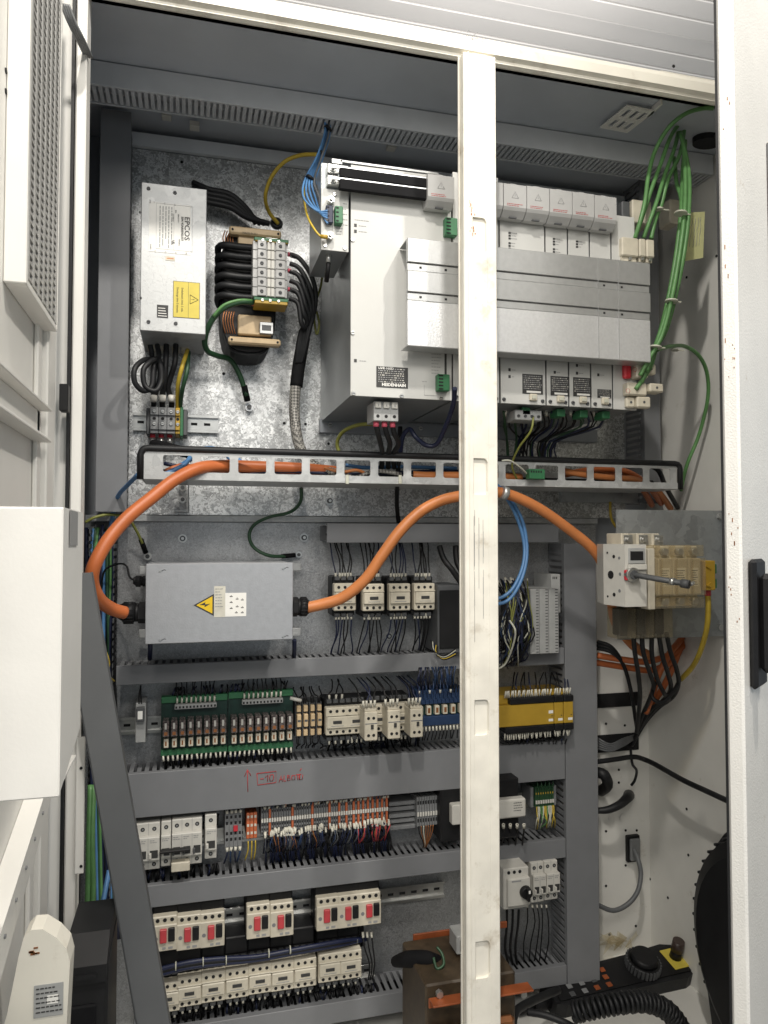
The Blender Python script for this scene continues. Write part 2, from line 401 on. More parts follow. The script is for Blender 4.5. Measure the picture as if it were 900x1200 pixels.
# mounting plates
ztop = Zc(150, 173, YP); zs = Zc(300, 604, YP)
xq = X(733, YP)
m = MB('galv').box(X(146, YP), xq, YP, YP+.004, zs, ztop)
for px, py in ((213, 190), (333, 496), (358, 497), (390, 497), (262, 438), (385, 520), (620, 520), (640, 510)):
    p = at(px, py, YP); m.use('dark_hole').cyl((p.x, YP-.0002, p.z), (p.x, YP-.0012, p.z), .003, 8)
m.build('upper_mounting_plate', cab)
m = MB('duct_light').box(X(149, YP), xq, YP-.012, YP-.001, ztop+.001, Zc(150, 157, YP)); m.build('plate_flange', cab)
m = MB('galv_soft').box(X(100, YP), X(698, YP), YP-.010, YP+.0, Zc(300, 612, YP), zs-.0015, .001); m.build('plate_flange', cab)
m = MB('galv_fine').box(X(100, YP), X(698, YP), YP, YP+.004, ZFL+.02, Zc(300, 612.5, YP))
m.build('lower_mounting_plate', cab)
for px, py in ((214, 555), (214, 631), (386, 587), (356, 630), (455, 745)):
    p = at(px, py, YP-.002); mm = MB('steel'); mm.cyl((p.x, p.y-.003, p.z), (p.x, p.y+.002, p.z), .0085, 16); mm.use('dark_grey').cyl((p.x, p.y-.009, p.z), (p.x, p.y-.003, p.z), .0055, 12); mm.use('steel').cyl((p.x, p.y-.0095, p.z), (p.x, p.y-.009, p.z), .003, 8)
    mm.build('bolt', cab)
# slotted bracket hanging from the roof
p = at(736, 138, 1.21); br = thing('mounting_bracket', 'white slotted angle bracket hanging under the cabinet roof beside the green cables', 'bracket', p)
A, B_, Cc, D = atz(703, 150, p.z), atz(735, 156, p.z), atz(763, 130, p.z), atz(735, 124, p.z)
ux = (B_-A); uy = (D-A)
m = MB('white_paint')
def pt(a, b, dz=0): q = A+ux*a+uy*b; return (q.x, q.y, q.z+dz)
def slab(mb, a0, a1, b0, b1, t=.0025):
    P = [pt(a0, b0), pt(a1, b0), pt(a1, b1), pt(a0, b1)]; Q = [pt(a0, b0, t), pt(a1, b0, t), pt(a1, b1, t), pt(a0, b1, t)]
    mb.quad(*P); mb.quad(*Q[::-1])
    for i in range(4): mb.quad(P[i], Q[i], Q[(i+1) % 4], P[(i+1) % 4])
for a0, a1 in ((0, .16), (.30, .44), (.58, .72), (.86, 1)): slab(m, a0, a1, 0, 1)
for a0, a1 in ((.16, .30), (.44, .58), (.72, .86)):
    for b0, b1 in ((0, .12), (.42, .56), (.88, 1)): slab(m, a0, a1, b0, b1)
m.build('slotted_plate', br)
m = MB('white_paint'); q0, q1 = Vector(pt(1, .9)), Vector(pt(1, 1)); m.box(q0.x-.004, q0.x, q0.y-.03, q1.y+.02, p.z, ZR-.005); m.build('hanger', br)
m = MB('white_wire'); p = at(707, 201, 1.40); m.box(p.x-.012, p.x+.012, p.y, p.y+.006, p.z-.003, p.z+.003, .002); onething('cable_tie_mount', m, 'small white cable tie mount under the slotted roof rail', 'tie mount')
# small plate on top of the header at right with a bolt hole
a, b = at(766, 78, YF+.04), at(840, 96, YF+.04)
m = MB('cream_paint'); m.box(a.x, b.x+.02, YF+.02, YF+.024, ZR+.006, ZR+.022, .0008); p = at(789, 78, YF+.02)
m.use('dark_hole').cyl((p.x, YF+.0195, p.z), (p.x, YF+.0185, p.z), .003, 10); m.build('lifting_lug', cab)
# ------------------------------------------------------------------ wiring ducts
def duct_h(pxl, pxr, ref, label, y=YC, first=True, d=None, m_='duct', bottom=True):
    px, ya, yb = ref; x0, x1 = X(pxl, y), X(pxr, y); z1, z0 = Zc(px, ya, y), Zc(px, yb, y); yb_ = YP-.001
    t = thing('cable_duct', label, 'cable duct', (x0, YP, z0))
    m = MB(m_); m.box(x0, x1, y, y+.003, z0, z1, .0008); m.box(x0, x1, y+.0031, y+.013, z1-.003, z1-.0005); m.box(x0, x1, y+.0031, y+.013, z0+.0005, z0+.003); m.build('cover', t)
    MB(m_).box(x0, x1, yb_-.003, yb_, z0+.004, z1-.004).build('base', t)
    m = MB(m_); n = int((x1-x0)/.0135)
    for i in range(n):
        x = x0+.003+i*.0135
        m.box(x, x+.0078, y+.0135, yb_-.0035, z1-.0045, z1-.003)
        if bottom: m.box(x, x+.0078, y+.0135, yb_-.0035, z0+.003, z0+.0045)
    o = m.build('slotted_wall', t); o['kind'] = 'stuff'
    MB('black_matt').box(x0+.01, x1-.01, y+.03, yb_-.008, z0+.012, z1-.016, .004).build('wire_bundle', t)['kind'] = 'stuff'
    return t, z0, z1
def duct_v(pxl, pxr, ztop_, zbot, label, y=YC, side=(1, 1), m_='duct', cover=True):
    x0, x1 = X(pxl, y), X(pxr, y); yb_ = YP-.001
    t = thing('cable_duct', label, 'cable duct', (x0, YP, zbot))
    if cover:
        m = MB(m_); m.box(x0, x1, y, y+.003, zbot, ztop_, .0008); m.box(x0+.0005, x0+.003, y+.0031, y+.013, zbot, ztop_); m.box(x1-.003, x1-.0005, y+.0031, y+.013, zbot, ztop_); m.build('cover', t)
    MB(m_).box(x0+.004, x1-.004, yb_-.003, yb_, zbot, ztop_).build('base', t)
    m = MB(m_); n = int((ztop_-zbot)/.0135)
    for i in range(n):
        z = zbot+.003+i*.0135
        for k, xx in ((0, x0+.003), (1, x1-.0045)):
            if side[k]: m.box(xx, xx+.0015, y+.0135 if cover else y+.004, yb_-.0035, z, z+.0078)
    o = m.build('slotted_wall', t); o['kind'] = 'stuff'
    return t
duct_v(111, 148, Zc(130, 128, YC), Zc(130, 600, YC), 'tall grey covered duct up the left edge beside the upper galvanised plate')
duct_v(102, 136, Zc(120, 606, YC), ZFL+.03, 'open grey duct with cables showing at lower left beside the metal box', m_='duct_dark', cover=False)
duct_h(383, 655, (460, 613.5, 636), 'short grey duct above the four cream contactors', m_='duct')
duct_h(138, 660, (300, 774, 795.5), 'grey duct between the metal box and the green relay boards')
d2, d2z0, d2z1 = duct_h(142, 660, (300, 896, 946), 'wide grey duct with red handwriting below the relay boards')
duct_h(150, 660, (300, 1024, 1049), 'grey duct between the circuit breakers and the red lever switches')
duct_h(160, 660, (300, 1190, 1215), 'bottom grey duct below the lowest row of cream contactors')
duct_v(661, 698, Zc(680, 637, YC), Zc(680, 1160, YC), 'wide grey vertical duct at the right of the lower mounting plate', side=(1, 0), m_='duct')
duct_v(757, 776, Zc(766, 175, YC), Zc(766, 590, YC), 'grey vertical duct with side slots behind the green cables', side=(1, 0))
# red handwriting on the cover
y = YC-.0006
m = MB('pen_red')
def stroke(pts, r=.0007): m.tube([at(a, b, y) for a, b in pts], r, 5, smooth=False)
stroke([(290.5, 928), (290, 902)]); stroke([(286.5, 910), (290, 902), (294, 909)])
stroke([(301, 906.5), (323.5, 904), (323.5, 917), (302, 920), (301, 906.5)])
stroke([(305, 913), (309, 912.6)]); stroke([(311, 911), (314, 908), (313.6, 916)]); stroke([(317, 908), (320, 907.6), (321, 911), (319.5, 915), (316.5, 915.4), (315.8, 911), (317, 908)])
stroke([(327, 917), (329.5, 909), (331, 916)]); stroke([(327.6, 914), (331, 913)]); stroke([(333, 909), (332.6, 915.6), (335.5, 915)])
stroke([(337, 908.5), (337, 915), (340, 914), (340, 911.5), (337.3, 911.6), (339.6, 909), (337, 908.5)]); stroke([(342, 909), (342, 914), (345.6, 913.6), (345.6, 908.6), (342, 909)])
stroke([(347, 908), (353, 907.4)]); stroke([(349, 908), (349, 914)]); stroke([(351.4, 908), (351.2, 913.6)]); stroke([(350.5, 909), (350.8, 913.8), (354.4, 913.3), (354.8, 908)]); stroke([(351.4, 903.5), (353.2, 900.5)])
m.build('handwriting', d2)
# ------------------------------------------------------------------ DIN rails
def rail(pxl, pxr, ref, label, y=YP-.012):
    px, ya, yb = ref; x0, x1 = X(pxl, y), X(pxr, y); z1, z0 = Zc(px, ya, y), Zc(px, yb, y); h = z1-z0
    m = MB('steel'); m.box(x0, x1, y, y+.0012, z1-h*.16, z1, .0003); m.box(x0, x1, y, y+.0012, z0, z0+h*.16, .0003)
    m.box(x0, x1, y+.007, y+.008, z0+h*.14, z1-h*.14); m.box(x0, x1, y+.0012, y+.008, z1-h*.17, z1-h*.15); m.box(x0, x1, y+.0012, y+.008, z0+h*.15, z0+h*.17)
    m.use('dark_hole'); zc = (z0+z1)/2; x = x0+.008
    while x < x1-.02: m.box(x, x+.012, y+.0064, y+.0069, zc-.0025, zc+.0025); x += .025
    return onething('mounting_rail', m, label, 'mounting rail')
rail(154, 255, (205, 485, 506), 'bright steel rail under the black looped cables, carrying four terminal blocks')
rail(142, 540, (165, 840, 860), 'steel rail carrying the green relay boards and cream contactors')
rail(390, 520, (450, 690, 710), 'steel rail behind the four upper contactors')
rail(150, 530, (300, 966, 985), 'steel rail carrying breakers and the long terminal strip')
rail(170, 520, (480, 1038, 1057), 'steel rail behind the red lever switches')
rail(170, 440, (300, 1150, 1168), 'steel rail behind the lowest contactors')
rail(590, 658, (620, 1030, 1048), 'steel rail behind the rotary switch at right')
rail(590, 658, (620, 928, 945), 'steel rail behind the green earth terminals')
# ------------------------------------------------------------------ line filter box (white steel, upper left)
def warn_tri(mb, cx, y, cz, s, fill, line, th=.0003):
    h = s*.87
    mb.use(line).prism([(cx-s/2, cz-h/2), (cx+s/2, cz-h/2), (cx, cz+h/2)], 'y', y-th, y)
    k = .74; mb.use(fill).prism([(cx-s/2*k, cz-h/2+h*.09), (cx+s/2*k, cz-h/2+h*.09), (cx, cz+h/2-h*.17)], 'y', y-th*2, y-th)
yb = 1.35
x0, x1 = X(161, yb), X(239, yb); z1, z0 = Zc(200, 217, yb), Zc(200, 389.5, yb)
t = thing('line_filter', 'tall galvanised filter box with white rating sticker and yellow warning label', 'filter', (x0, YP, z0))
m = MB('galv_soft'); m.box(x0, x1, yb, YP-.002, z0, z1, .0012)
for px, py in ((174, 221), (205, 226), (164, 249), (165, 349), (174, 377), (206, 379)):
    p = at(px, py, yb); m.screw(p.x, yb, p.z, .0035 if px > 170 else .002, 'dark_grey')
m.build('housing', t)
a, b = at(175, 236, yb), at(223, 299, yb)
lab = MB('paper').box(a.x, b.x, yb-.0006, yb-.0001, b.z, a.z).build('rating_label', t)
m = MB('print_grey'); cx0, cx1 = X(179, yb), X(222, yb); za, zb_ = Zc(200, 240, yb), Zc(200, 293, yb)
for xx in (cx0, X(200, yb), cx1): m.box(xx, xx+.0004, yb-.0009, yb-.0006, zb_, za)
for zz in (zb_, za): m.box(cx0, cx1, yb-.0009, yb-.0006, zz, zz+.0004)
for i, px in enumerate((183, 186.5, 190, 193.5, 197)):
    zz = za-.004
    while zz > zb_+.006*(1+i % 3):
        l = rnd.uniform(.003, .012); m.box(X(px, yb), X(px+1.1, yb), yb-.0009, yb-.0006, max(zz-l, zb_+.003), zz); zz -= l+.0015
m.build('small_print', lab)
text('EPCOS', .0125, at(219, 268, yb-.001), lab, 'print', R(90), bold=.0002, sx=1.15)
text('B84143A80B90L059', .0062, at(213.5, 268, yb-.001), lab, 'print', R(90), bold=.00008, sx=.85)
text('480/275V~', .0036, at(209, 256, yb-.001), lab, 'print', R(90)); text('80A', .0036, at(206, 248, yb-.001), lab, 'print', R(90)); text('25/100/21', .0036, at(203, 255, yb-.001), lab, 'print', R(90))
text('50/60Hz', .0036, at(210, 284, yb-.001), lab, 'print', R(90)); text('UL', .006, at(203, 284, yb-.001), lab, 'print', R(90), bold=.0002)
for i, s in enumerate(('L1', 'L2', 'L3')): text(s, .0035, at(181+12*i, 236+1.5*i+1, yb-.001), lab, 'print', R(90)); text(s, .0035, at(182+12*i, 294.5+i, yb-.001), lab, 'print', R(90))
text('PE', .0035, at(218, 297, yb-.001), lab, 'print', R(90)); text('LINE', .0035, at(175.8, 236, yb-.001), lab, 'print', R(90)); text('LOAD', .0035, at(176.5, 289, yb-.001), lab, 'print', R(90))
a, b = at(194, 300, yb), at(205, 306, yb); MB('cream_plastic').box(a.x, b.x, yb-.0006, yb-.0001, b.z, a.z).use('copper').box(a.x+.002, b.x-.002, yb-.0008, yb-.0006, b.z+.003, a.z-.003).build('inspection_sticker', t)
a, b = at(203, 329, yb), at(234, 374, yb)
m = MB('print').box(a.x, b.x, yb-.0005, yb-.0001, b.z, a.z); m.use('yellow_label').box(a.x+.0008, b.x-.0008, yb-.0007, yb-.0005, b.z+.0008, a.z-.0008); xx = X(218, yb); m.use('print').box(xx, xx+.0005, yb-.0009, yb-.0007, b.z, a.z)
lab = m.build('warning_label', t)
text('Entladezeit mind. 5 min.', .0052, at(213.6, 351.5, yb-.001), lab, 'print', R(90), sx=.88); text('Discharge time 5 minutes', .0052, at(208, 351.5, yb-.001), lab, 'print', R(90), sx=.85)
m = MB('print'); c = at(226, 351, yb-.001)
for a0, a1 in ((90, 210), (210, 330), (330, 450)):
    s = .0095; P = [Vector((c.x+s*math.cos(R(a-90)), c.y, c.z+s*math.sin(R(a-90))))for a in (a0, a1)]; m.tube(P, .0004, 4, smooth=False)
text('!', .009, (c.x-.0005, c.y, c.z), lab, 'print', R(90)); m.build('warning_triangle', lab)
a, b = at(184, 357, yb), at(197, 373, yb); m = MB('print').box(a.x, b.x, yb-.0005, yb-.0001, b.z, a.z)
for i in range(4): 
    zz = b.z+(a.z-b.z)*(i+.6)/5; m.use('paper').box(a.x+.002, b.x-.002-.001*i, yb-.0007, yb-.0005, zz, zz+.0012)
m.build('date_sticker', t)
for i, px in enumerate((178, 192, 206, 217)):
    p = at(px, 414, YP-.02); MB('cream_plastic').box(p.x-.007, p.x+.007, p.y-.03, p.y, z0-.006, z0+.001, .001).build('terminal_foot', t)
# ------------------------------------------------------------------ cables helper
def cable(name, pts, r, m_, label, cat='cable', group=None, n=10, parts=None):
    P = [at(a, b, c) for a, b, c in pts]; mb = MB(m_); mb.tube(P, r, n, step=6)
    if parts is None: return onething(name, mb, label, cat, group)
    t = thing(name, label, cat, P[0], group); mb.build('sheath', t)
    for pn, kind, ppts, rr, mm in parts:
        q = MB(mm)
        if kind == 'tube': q.tube([at(*z) for z in ppts], rr, 10)
        else:
            c = at(*ppts[0]); q.cyl((c.x, c.y+.003, c.z), (c.x, c.y-.001, c.z), rr, 14); q.use('dark_grey').cyl((c.x, c.y-.001, c.z), (c.x, c.y-.006, c.z), rr*.55, 8)
        q.build(pn, t)
    return t
# filter outgoing looped cables and earth leads
cable('filter_cable', [(176, 404, 1.42), (178, 420, 1.42), (168, 422, 1.38), (158, 432, 1.36), (158, 448, 1.36), (168, 458, 1.37), (178, 452, 1.38), (180, 430, 1.40), (184, 422, 1.4), (188, 440, 1.42), (181, 466, 1.44), (180, 476, 1.45)], .0048, 'rubber', 'black looped cable farthest left below the filter box')
cable('filter_cable', [(184, 404, 1.42), (186, 418, 1.41), (176, 424, 1.38), (168, 434, 1.37), (170, 452, 1.37), (182, 458, 1.37), (189, 446, 1.38), (188, 428, 1.40), (184, 420, 1.41), (180, 440, 1.43), (180, 468, 1.44)], .0048, 'rubber', 'second black looped cable below the filter box')
cable('filter_cable', [(195, 404, 1.42), (194, 430, 1.41), (192, 450, 1.42), (190, 466, 1.44), (190.5, 478, 1.45)], .0052, 'rubber', 'straight black cable in the middle below the filter box')
cable('filter_cable', [(206, 404, 1.42), (205, 425, 1.41), (200, 442, 1.42), (197, 455, 1.43), (201, 468, 1.44), (201, 478, 1.45)], .0052, 'rubber', 'black bent cable right of the straight one below the filter box')
cable('earth_cable', [(220, 410, 1.42), (214, 428, 1.40), (209, 448, 1.41), (208, 465, 1.43), (208, 480, 1.45)], .004, 'yellow_wire', 'yellow earth cable from the filter box to its terminal')
cable('earth_cable', [(221, 412, 1.42), (219, 435, 1.40), (214, 455, 1.41), (212, 468, 1.43), (211, 480, 1.45)], .004, 'dark_green', 'dark green earth cable right of the yellow one under the filter')
for i, px in enumerate((180, 190.5, 201)):
    p = at(px, 467, 1.43); m = MB('light_plastic').cyl((p.x, p.y, p.z+.006), (p.x, p.y, p.z-.006), .0062, 10); onething('cable_marker', m, 'grey wire marker sleeve above the %s dark terminal block' % ['left', 'middle', 'right'][i], 'marker')
# terminal blocks under the filter
yt = 1.435
t = thing('terminal_block_set', 'four heavy terminal blocks, three grey and one green yellow, under the filter box', 'terminal block', at(192, 515, YP))
for i, (a, b) in enumerate(((174.5, 184), (184.3, 194), (194.3, 204), (204.3, 209.5))):
    mm = 'mid_grey' if i < 3 else 'yellow_plastic'; x0, x1 = X(a, yt), X(b, yt); m = MB(mm)
    m.box(x0, x1, yt, YP-.012, Zc(190, 508, yt), Zc(190, 477, yt), .001); m.box(x0, x1, yt-.004, yt, Zc(190, 487, yt), Zc(190, 478, yt), .001); m.box(x0, x1, yt-.004, yt, Zc(190, 504, yt), Zc(190, 494, yt), .001)
    for py in (482.5, 497): m.screw((x0+x1)/2, yt-.004, Zc(190, py, yt), .0034)
    m.use('dark_hole').cyl(((x0+x1)/2, yt-.0005, Zc(190, 490.5, yt)), ((x0+x1)/2, yt+.001, Zc(190, 490.5, yt)), .003, 8)
    if i == 3: m.use('green_plastic').box(x1, x1+.006, yt+.002, YP-.012, Zc(190, 510, yt), Zc(190, 476, yt), .001)
    m.build('terminal', t)
for a, b in ((169.5, 174.3), (213, 218.5)): MB('dark_grey').box(X(a, yt), X(b, yt), yt+.006, YP-.012, Zc(190, 509, yt), Zc(190, 478, yt), .0015).build('end_stop', t)
for i, px in enumerate((179, 189, 199)):
    p, q = at(px, 508, yt+.015), at(px, 520, yt+.01); m = MB('red').cyl(p, (p.x, p.y, p.z-.008), .005, 10); m.use('steel').cyl((p.x, p.y, p.z-.008), (p.x, p.y, q.z), .0048, 10); m.build('cable_lug', t)
cable('sleeved_bundle', [(180, 521, 1.44), (190, 523, 1.42), (205, 527, 1.40), (225, 532, 1.38)], .010, 'black_matt', 'flat black sleeve of cables leaving the heavy terminals into the tray', 'cable bundle')
# ------------------------------------------------------------------ choke with terminal rail
t = thing('line_choke', 'black oval wound choke with beige end brackets and a column of grey terminals', 'choke', at(292, 418, YP))
yk = 1.41
def ell(cx, cz, rx, rz, n=28, p=2.6):
    return [(cx+rx*abs(math.cos(a))**(2/p)*(1 if math.cos(a) > 0 else -1), cz+rz*abs(math.sin(a))**(2/p)*(1 if math.sin(a) > 0 else -1)) for a in [2*math.pi*i/n for i in range(n)]]
c = at(291, 342, yk); wr = (X(329, yk)-X(257, yk))/2; hr = (Zc(291, 270, yk)-Zc(291, 418, yk))/2
m = MB('black').prism(ell(c.x, c.z, wr*.92, hr, p=3.4), 'y', yk, YP-.002)
m.prism(ell(c.x, c.z, wr*.86, hr*.96, p=3.4), 'y', yk-.008, yk); m.build('core', t)
for i in range(6):   # windings, hoops on the left side
    z = Zc(290, 295+i*11.5, yk); q = MB('rubber'); q.tube([(c.x-wr*.92, yk+.05, z+.002), (c.x-wr*1.0, yk+.0, z+.001), (c.x-wr*.80, yk-.022, z), (c.x-wr*.35, yk-.026, z-.002), (c.x+wr*.2, yk-.03, z-.003)], .0064, 9); q.build('winding', t)
for i in range(5):
    q = MB('copper'); xx = c.x-wr*.78+i*.0045; q.tube([(xx, yk-.009, Zc(290, 275, yk)), (xx-.004, yk-.012, Zc(290, 284, yk)), (xx-.002, yk-.01, Zc(290, 292, yk))], .0012, 5); q.build('lead_wire', t)
    q = MB('copper'); q.tube([(xx, yk-.009, Zc(290, 368, yk)), (xx-.003, yk-.012, Zc(290, 380, yk)), (xx+.002, yk-.01, Zc(290, 394, yk))], .0012, 5); q.build('lead_wire', t)
for k in (0, 1):
    py = (266, 275, 279) if k == 0 else (395, 403, 407); z1, z0 = Zc(291, py[0], yk-.03), Zc(291, py[1], yk-.03)
    xa, xb = X(266, yk-.03), X(328, yk-.03)
    m = MB('beige_resin'); m.box(xa, xb, yk-.03, yk-.01, z0, z1, .003)
    m.use('dark_hole'); 
    for xx in (xa+.006, xb-.006): m.cyl((xx, yk-.0302, (z0+z1)/2), (xx, yk-.031, (z0+z1)/2), .0022, 8)
    m.build('end_bracket', t)
a, b = at(279, 274, yk-.02), at(322, 290, yk-.02); m = MB('beige_resin').box(a.x, b.x, yk-.02, yk, b.z, a.z, .002).use('steel').box(X(308, yk), X(322, yk), yk-.026, yk-.02, b.z, a.z, .001); q = m.build('label_plate', t)
text('MADE IN EU', .005, at(293, 273.5, yk-.0306), q, 'print')
a, b = at(279, 368, yk-.02), at(318, 394, yk-.02); m = MB('beige_resin').box(a.x, b.x, yk-.02, yk, b.z, a.z, .002).build('lower_plate', t)
a, b = at(305, 375, yk-.04), at(321, 390, yk-.04); MB('alu').box(a.x, b.x, yk-.03, yk-.02, b.z, a.z, .001).use('dark_grey').box(a.x+.004, b.x-.004, yk-.0305, yk-.03, b.z+.006, a.z-.006).build('foot_clip', t)
yq = 1.345
for i in range(6):
    ya, yb_ = 282+i*10.9, 282+(i+1)*10.9-.5; m = MB('cap_plastic')
    x0, x1, xm0, xm1 = X(294.5, yq), X(335.5, yq), X(310.5, yq), X(321.5, yq); za, zb_ = Zc(315, ya, yq), Zc(315, yb_, yq)
    m.box(x0, x1, yq+.006, yk-.018, zb_, za, .0008); m.box(X(300, yq), xm0, yq, yq+.006, zb_, za, .001); m.box(xm1, X(333, yq), yq, yq+.006, zb_, za, .001)
    m.use('light_plastic').box(xm0+.002, (xm0+xm1)/2-.0004, yq+.002, yq+.006, zb_+.0005, za-.0005, .0006).box((xm0+xm1)/2+.0004, xm1-.002, yq+.002, yq+.006, zb_+.0005, za-.0005, .0006)
    for px in (305, 327): m.screw(X(px, yq), yq, (za+zb_)/2, .0034, 'dark_grey')
    m.build('terminal', t)
for py in (278, 348):
    m = MB('green_plastic'); m.box(X(296, yq), X(337, yq), yq+.003, yk-.016, Zc(315, py+4, yq), Zc(315, py, yq), .001)
    m.use('yellow_plastic').box(X(297, yq), X(336, yq), yq+.001, yk-.02, Zc(315, py+8 if py > 300 else py+5, yq), Zc(315, py+4.2, yq), .001)
    for px in (306, 315, 325): m.screw(X(px, yq), yq+.001, Zc(315, py+4, yq), .003)
    m.build('earth_terminal', t)
for i, py in enumerate((298, 317, 339)):
    p = at(337, py, yq+.03); m = MB('pink'); m.cyl(p, (p.x+.006, p.y, p.z), .0042, 8); m.use('grey_plastic').cyl((p.x+.006, p.y, p.z), (p.x+.016, p.y, p.z-.003), .0052, 8); m.build('cable_lug', t)
for i, (py, xx) in enumerate(((298, 0), (309, -3), (318, -6), (329, -8), (339, -10), (350, -13))):
    cable('choke_cable', [(340, py, 1.375), (352+xx*.2, py+6, 1.37), (366+xx, py+28, 1.37), (370+xx, py+55-i*4, 1.38), (362+xx*.7, 388, 1.39), (357-i*1.6, 410, 1.40), (352-i*.8, 425, 1.41)], .0046, 'rubber', 'black choke cable leaving the %s terminal on the right side' % ['topmost', 'second', 'third', 'fourth', 'fifth', 'lowest'][i], n=8)
cable('screened_cable', [(353, 405, 1.41), (350, 430, 1.42), (346.5, 454, 1.42), (345, 478, 1.42), (347, 505, 1.41), (353, 528, 1.38), (367, 546, 1.35), (395, 556, 1.33)], .0105, 'braid', 'thick screened cable with braided jacket dropping into the tray', parts=[('heatshrink_sleeve', 'tube', [(356, 395, 1.41), (353, 412, 1.415), (349.5, 433, 1.42), (347.2, 453, 1.42)], .0125, 'black_matt')])
for i in range(4):
    cable('feed_cable', [(226, 214+i*6, 1.46), (245, 222+i*5, 1.45), (270, 228+i*5, 1.45), (290, 246+i*3, 1.46), (300+i*5, 262, 1.475)], .0058, 'rubber', 'black feed cable arching from behind the filter box to the choke, %s of four' % ['highest', 'second highest', 'third highest', 'lowest'][i])
cable('earth_cable', [(372, 181, 1.36), (352, 182, 1.38), (333, 190, 1.4), (318, 208, 1.42), (311, 230, 1.44), (315, 248, 1.47), (326, 262, 1.49)], .0038, 'yellow_wire', 'yellow arching cable from the blue wires to the rubber grommet')
m = MB('rubber'); p = at(324, 262, YP); m.cyl((p.x, YP, p.z), (p.x, YP-.008, p.z), .013, 20, .010); m.use('dark_hole').cyl((p.x, YP-.008, p.z), (p.x, YP-.0085, p.z), .008, 16); onething('grommet', m, 'round black rubber grommet in the plate above the choke', 'grommet')
cable('earth_cable', [(298, 355, 1.37), (282, 354, 1.36), (262, 361, 1.36), (248, 376, 1.37), (240, 397, 1.39), (243, 411, 1.41), (255, 417, 1.43), (270, 422, 1.45), (281, 440, 1.46), (289, 464, 1.47)], .0052, 'dark_green', 'thick green earth cable curving from the choke to a bolt on the plate', parts=[
    ('stripe', 'tube', [(296, 352.5, 1.366), (280, 352, 1.356), (262, 358, 1.355), (250, 371, 1.362)], .003, 'green_wire'), ('terminal_sleeve', 'tube', [(286, 452, 1.465), (290, 470, 1.475)], .0062, 'black_matt'), ('ring_lug', 'ring', [(292, 477, 1.485)], .0085, 'alu_bright'), ('ferrule', 'tube', [(301, 355.5, 1.37), (295, 355, 1.37)], .0056, 'red')])
cable('earth_wire', [(378, 300, 1.40), (377, 330, 1.42), (370, 355, 1.42), (368, 372, 1.42), (371, 392, 1.42), (374, 380, 1.42), (371, 365, 1.42)], .0022, 'olive_wire', 'thin olive wire hanging in a loop beside the drive housing', 'wire')
# ------------------------------------------------------------------ drives
yd = 1.20
zd1, zd0 = Zc(413, 193, yd), Zc(413, 463, yd)
def print_lines(mb, x, z, n, L_, y, pitch=.0042, m_='print_grey', th=.0011):
    mb.use(m_)
    for i in range(n):
        xx = x; 
        while xx < x+L_*rnd.uniform(.6, 1): l = rnd.uniform(.002, .005); mb.box(xx, xx+l, y-.0005, y-.0001, z-i*pitch-th, z-i*pitch); xx += l+.0009
def plate_label(parent, pxa, pya, pxb, pyb, y, big=None, top=None):
    a, b = at(pxa, pya, y), at(pxb, pyb, y); m = MB('print').box(a.x, b.x, y-.0007, y-.0001, b.z, a.z)
    W, H = b.x-a.x, a.z-b.z; m.use('print_grey'); rows = 7
    for i in range(rows):
        zz = a.z-H*(i+.9)/(rows+2.6); xx = a.x+W*.06
        while xx < b.x-W*.12:
            l = rnd.uniform(.02, .09)*W
            m.use(rnd.choice(['print_grey', 'light_plastic', 'print_grey'])).box(xx, min(xx+l, b.x-W*.04), y-.0009, y-.0007, zz-H*.030, zz+H*.012); xx += l+W*.03
    o = m.build('rating_plate', parent)
    if big: text(big, H*.20, (a.x+W*.55, y-.001, b.z+H*.13), o, 'paper', bold=.0003, sx=1.0)
    else: MB('paper').box(a.x+W*.2, b.x-W*.1, y-.0010, y-.0007, b.z+H*.06, b.z+H*.16).build('serial_strip', o)
    if top: text(top, H*.17, (a.x+W*.3, y-.001, a.z-H*.09), o, 'paper')
    return o
t = thing('power_supply_module', 'widest drive unit with big light grey front and black maker plate', 'drive unit', (X(413, yd), YP, zd0))
x0, x1 = X(410.5, yd), X(530, yd)
m = MB('drive_side').box(x0+.001, x1-.001, yd+.002, YP-.002, zd0, zd1); m.build('housing', t)
fr = MB('drive_face').box(x0, x1, yd, yd+.0019, zd0-.001, zd1, .0006)
for px, py in ((413.5, 461), (470, 464), (516, 466), (412.5, 281), (412.5, 390), (515, 244)): p = at(px, py, yd); fr.screw(p.x+.001, yd, p.z, .004)
print_lines(fr, X(415, yd), Zc(415, 257, yd), 1, .03, yd); print_lines(fr, X(420, yd), Zc(415, 263.5, yd), 2, .013, yd, .0098)
fr.use('print'); 
for px, py in ((416.5, 264), (416.5, 271), (416.5, 422.5)): p = at(px, py, yd); fr.box(p.x-.0022, p.x+.0022, yd-.001, yd, p.z-.0024, p.z+.0024)
print_lines(fr, X(421, yd), Zc(415, 422, yd), 1, .012, yd)
p = at(522, 414, yd); q = at(522, 439, yd); fr.use('print').box(p.x-.0018, p.x+.0018, yd-.001, yd, q.z, p.z); print_lines(fr, X(506, yd), Zc(512, 415, yd), 7, .016, yd, .0055)
print_lines(fr, X(495, yd), Zc(500, 447, yd), 1, .014, yd); fr.use('print_grey')
a, b = at(497, 451, yd), at(512, 464, yd)
for bx in ((a.x, a.x+.0004, b.z, a.z), (a.x, b.x, b.z, b.z+.0004)): fr.box(bx[0], bx[1], yd-.0006, yd-.0001, bx[2], bx[3])
fr.build('front_panel', t)
plate_label(t, 441, 429, 478, 455.5, yd, 'HEIDENHAIN', 'UVR 160D')
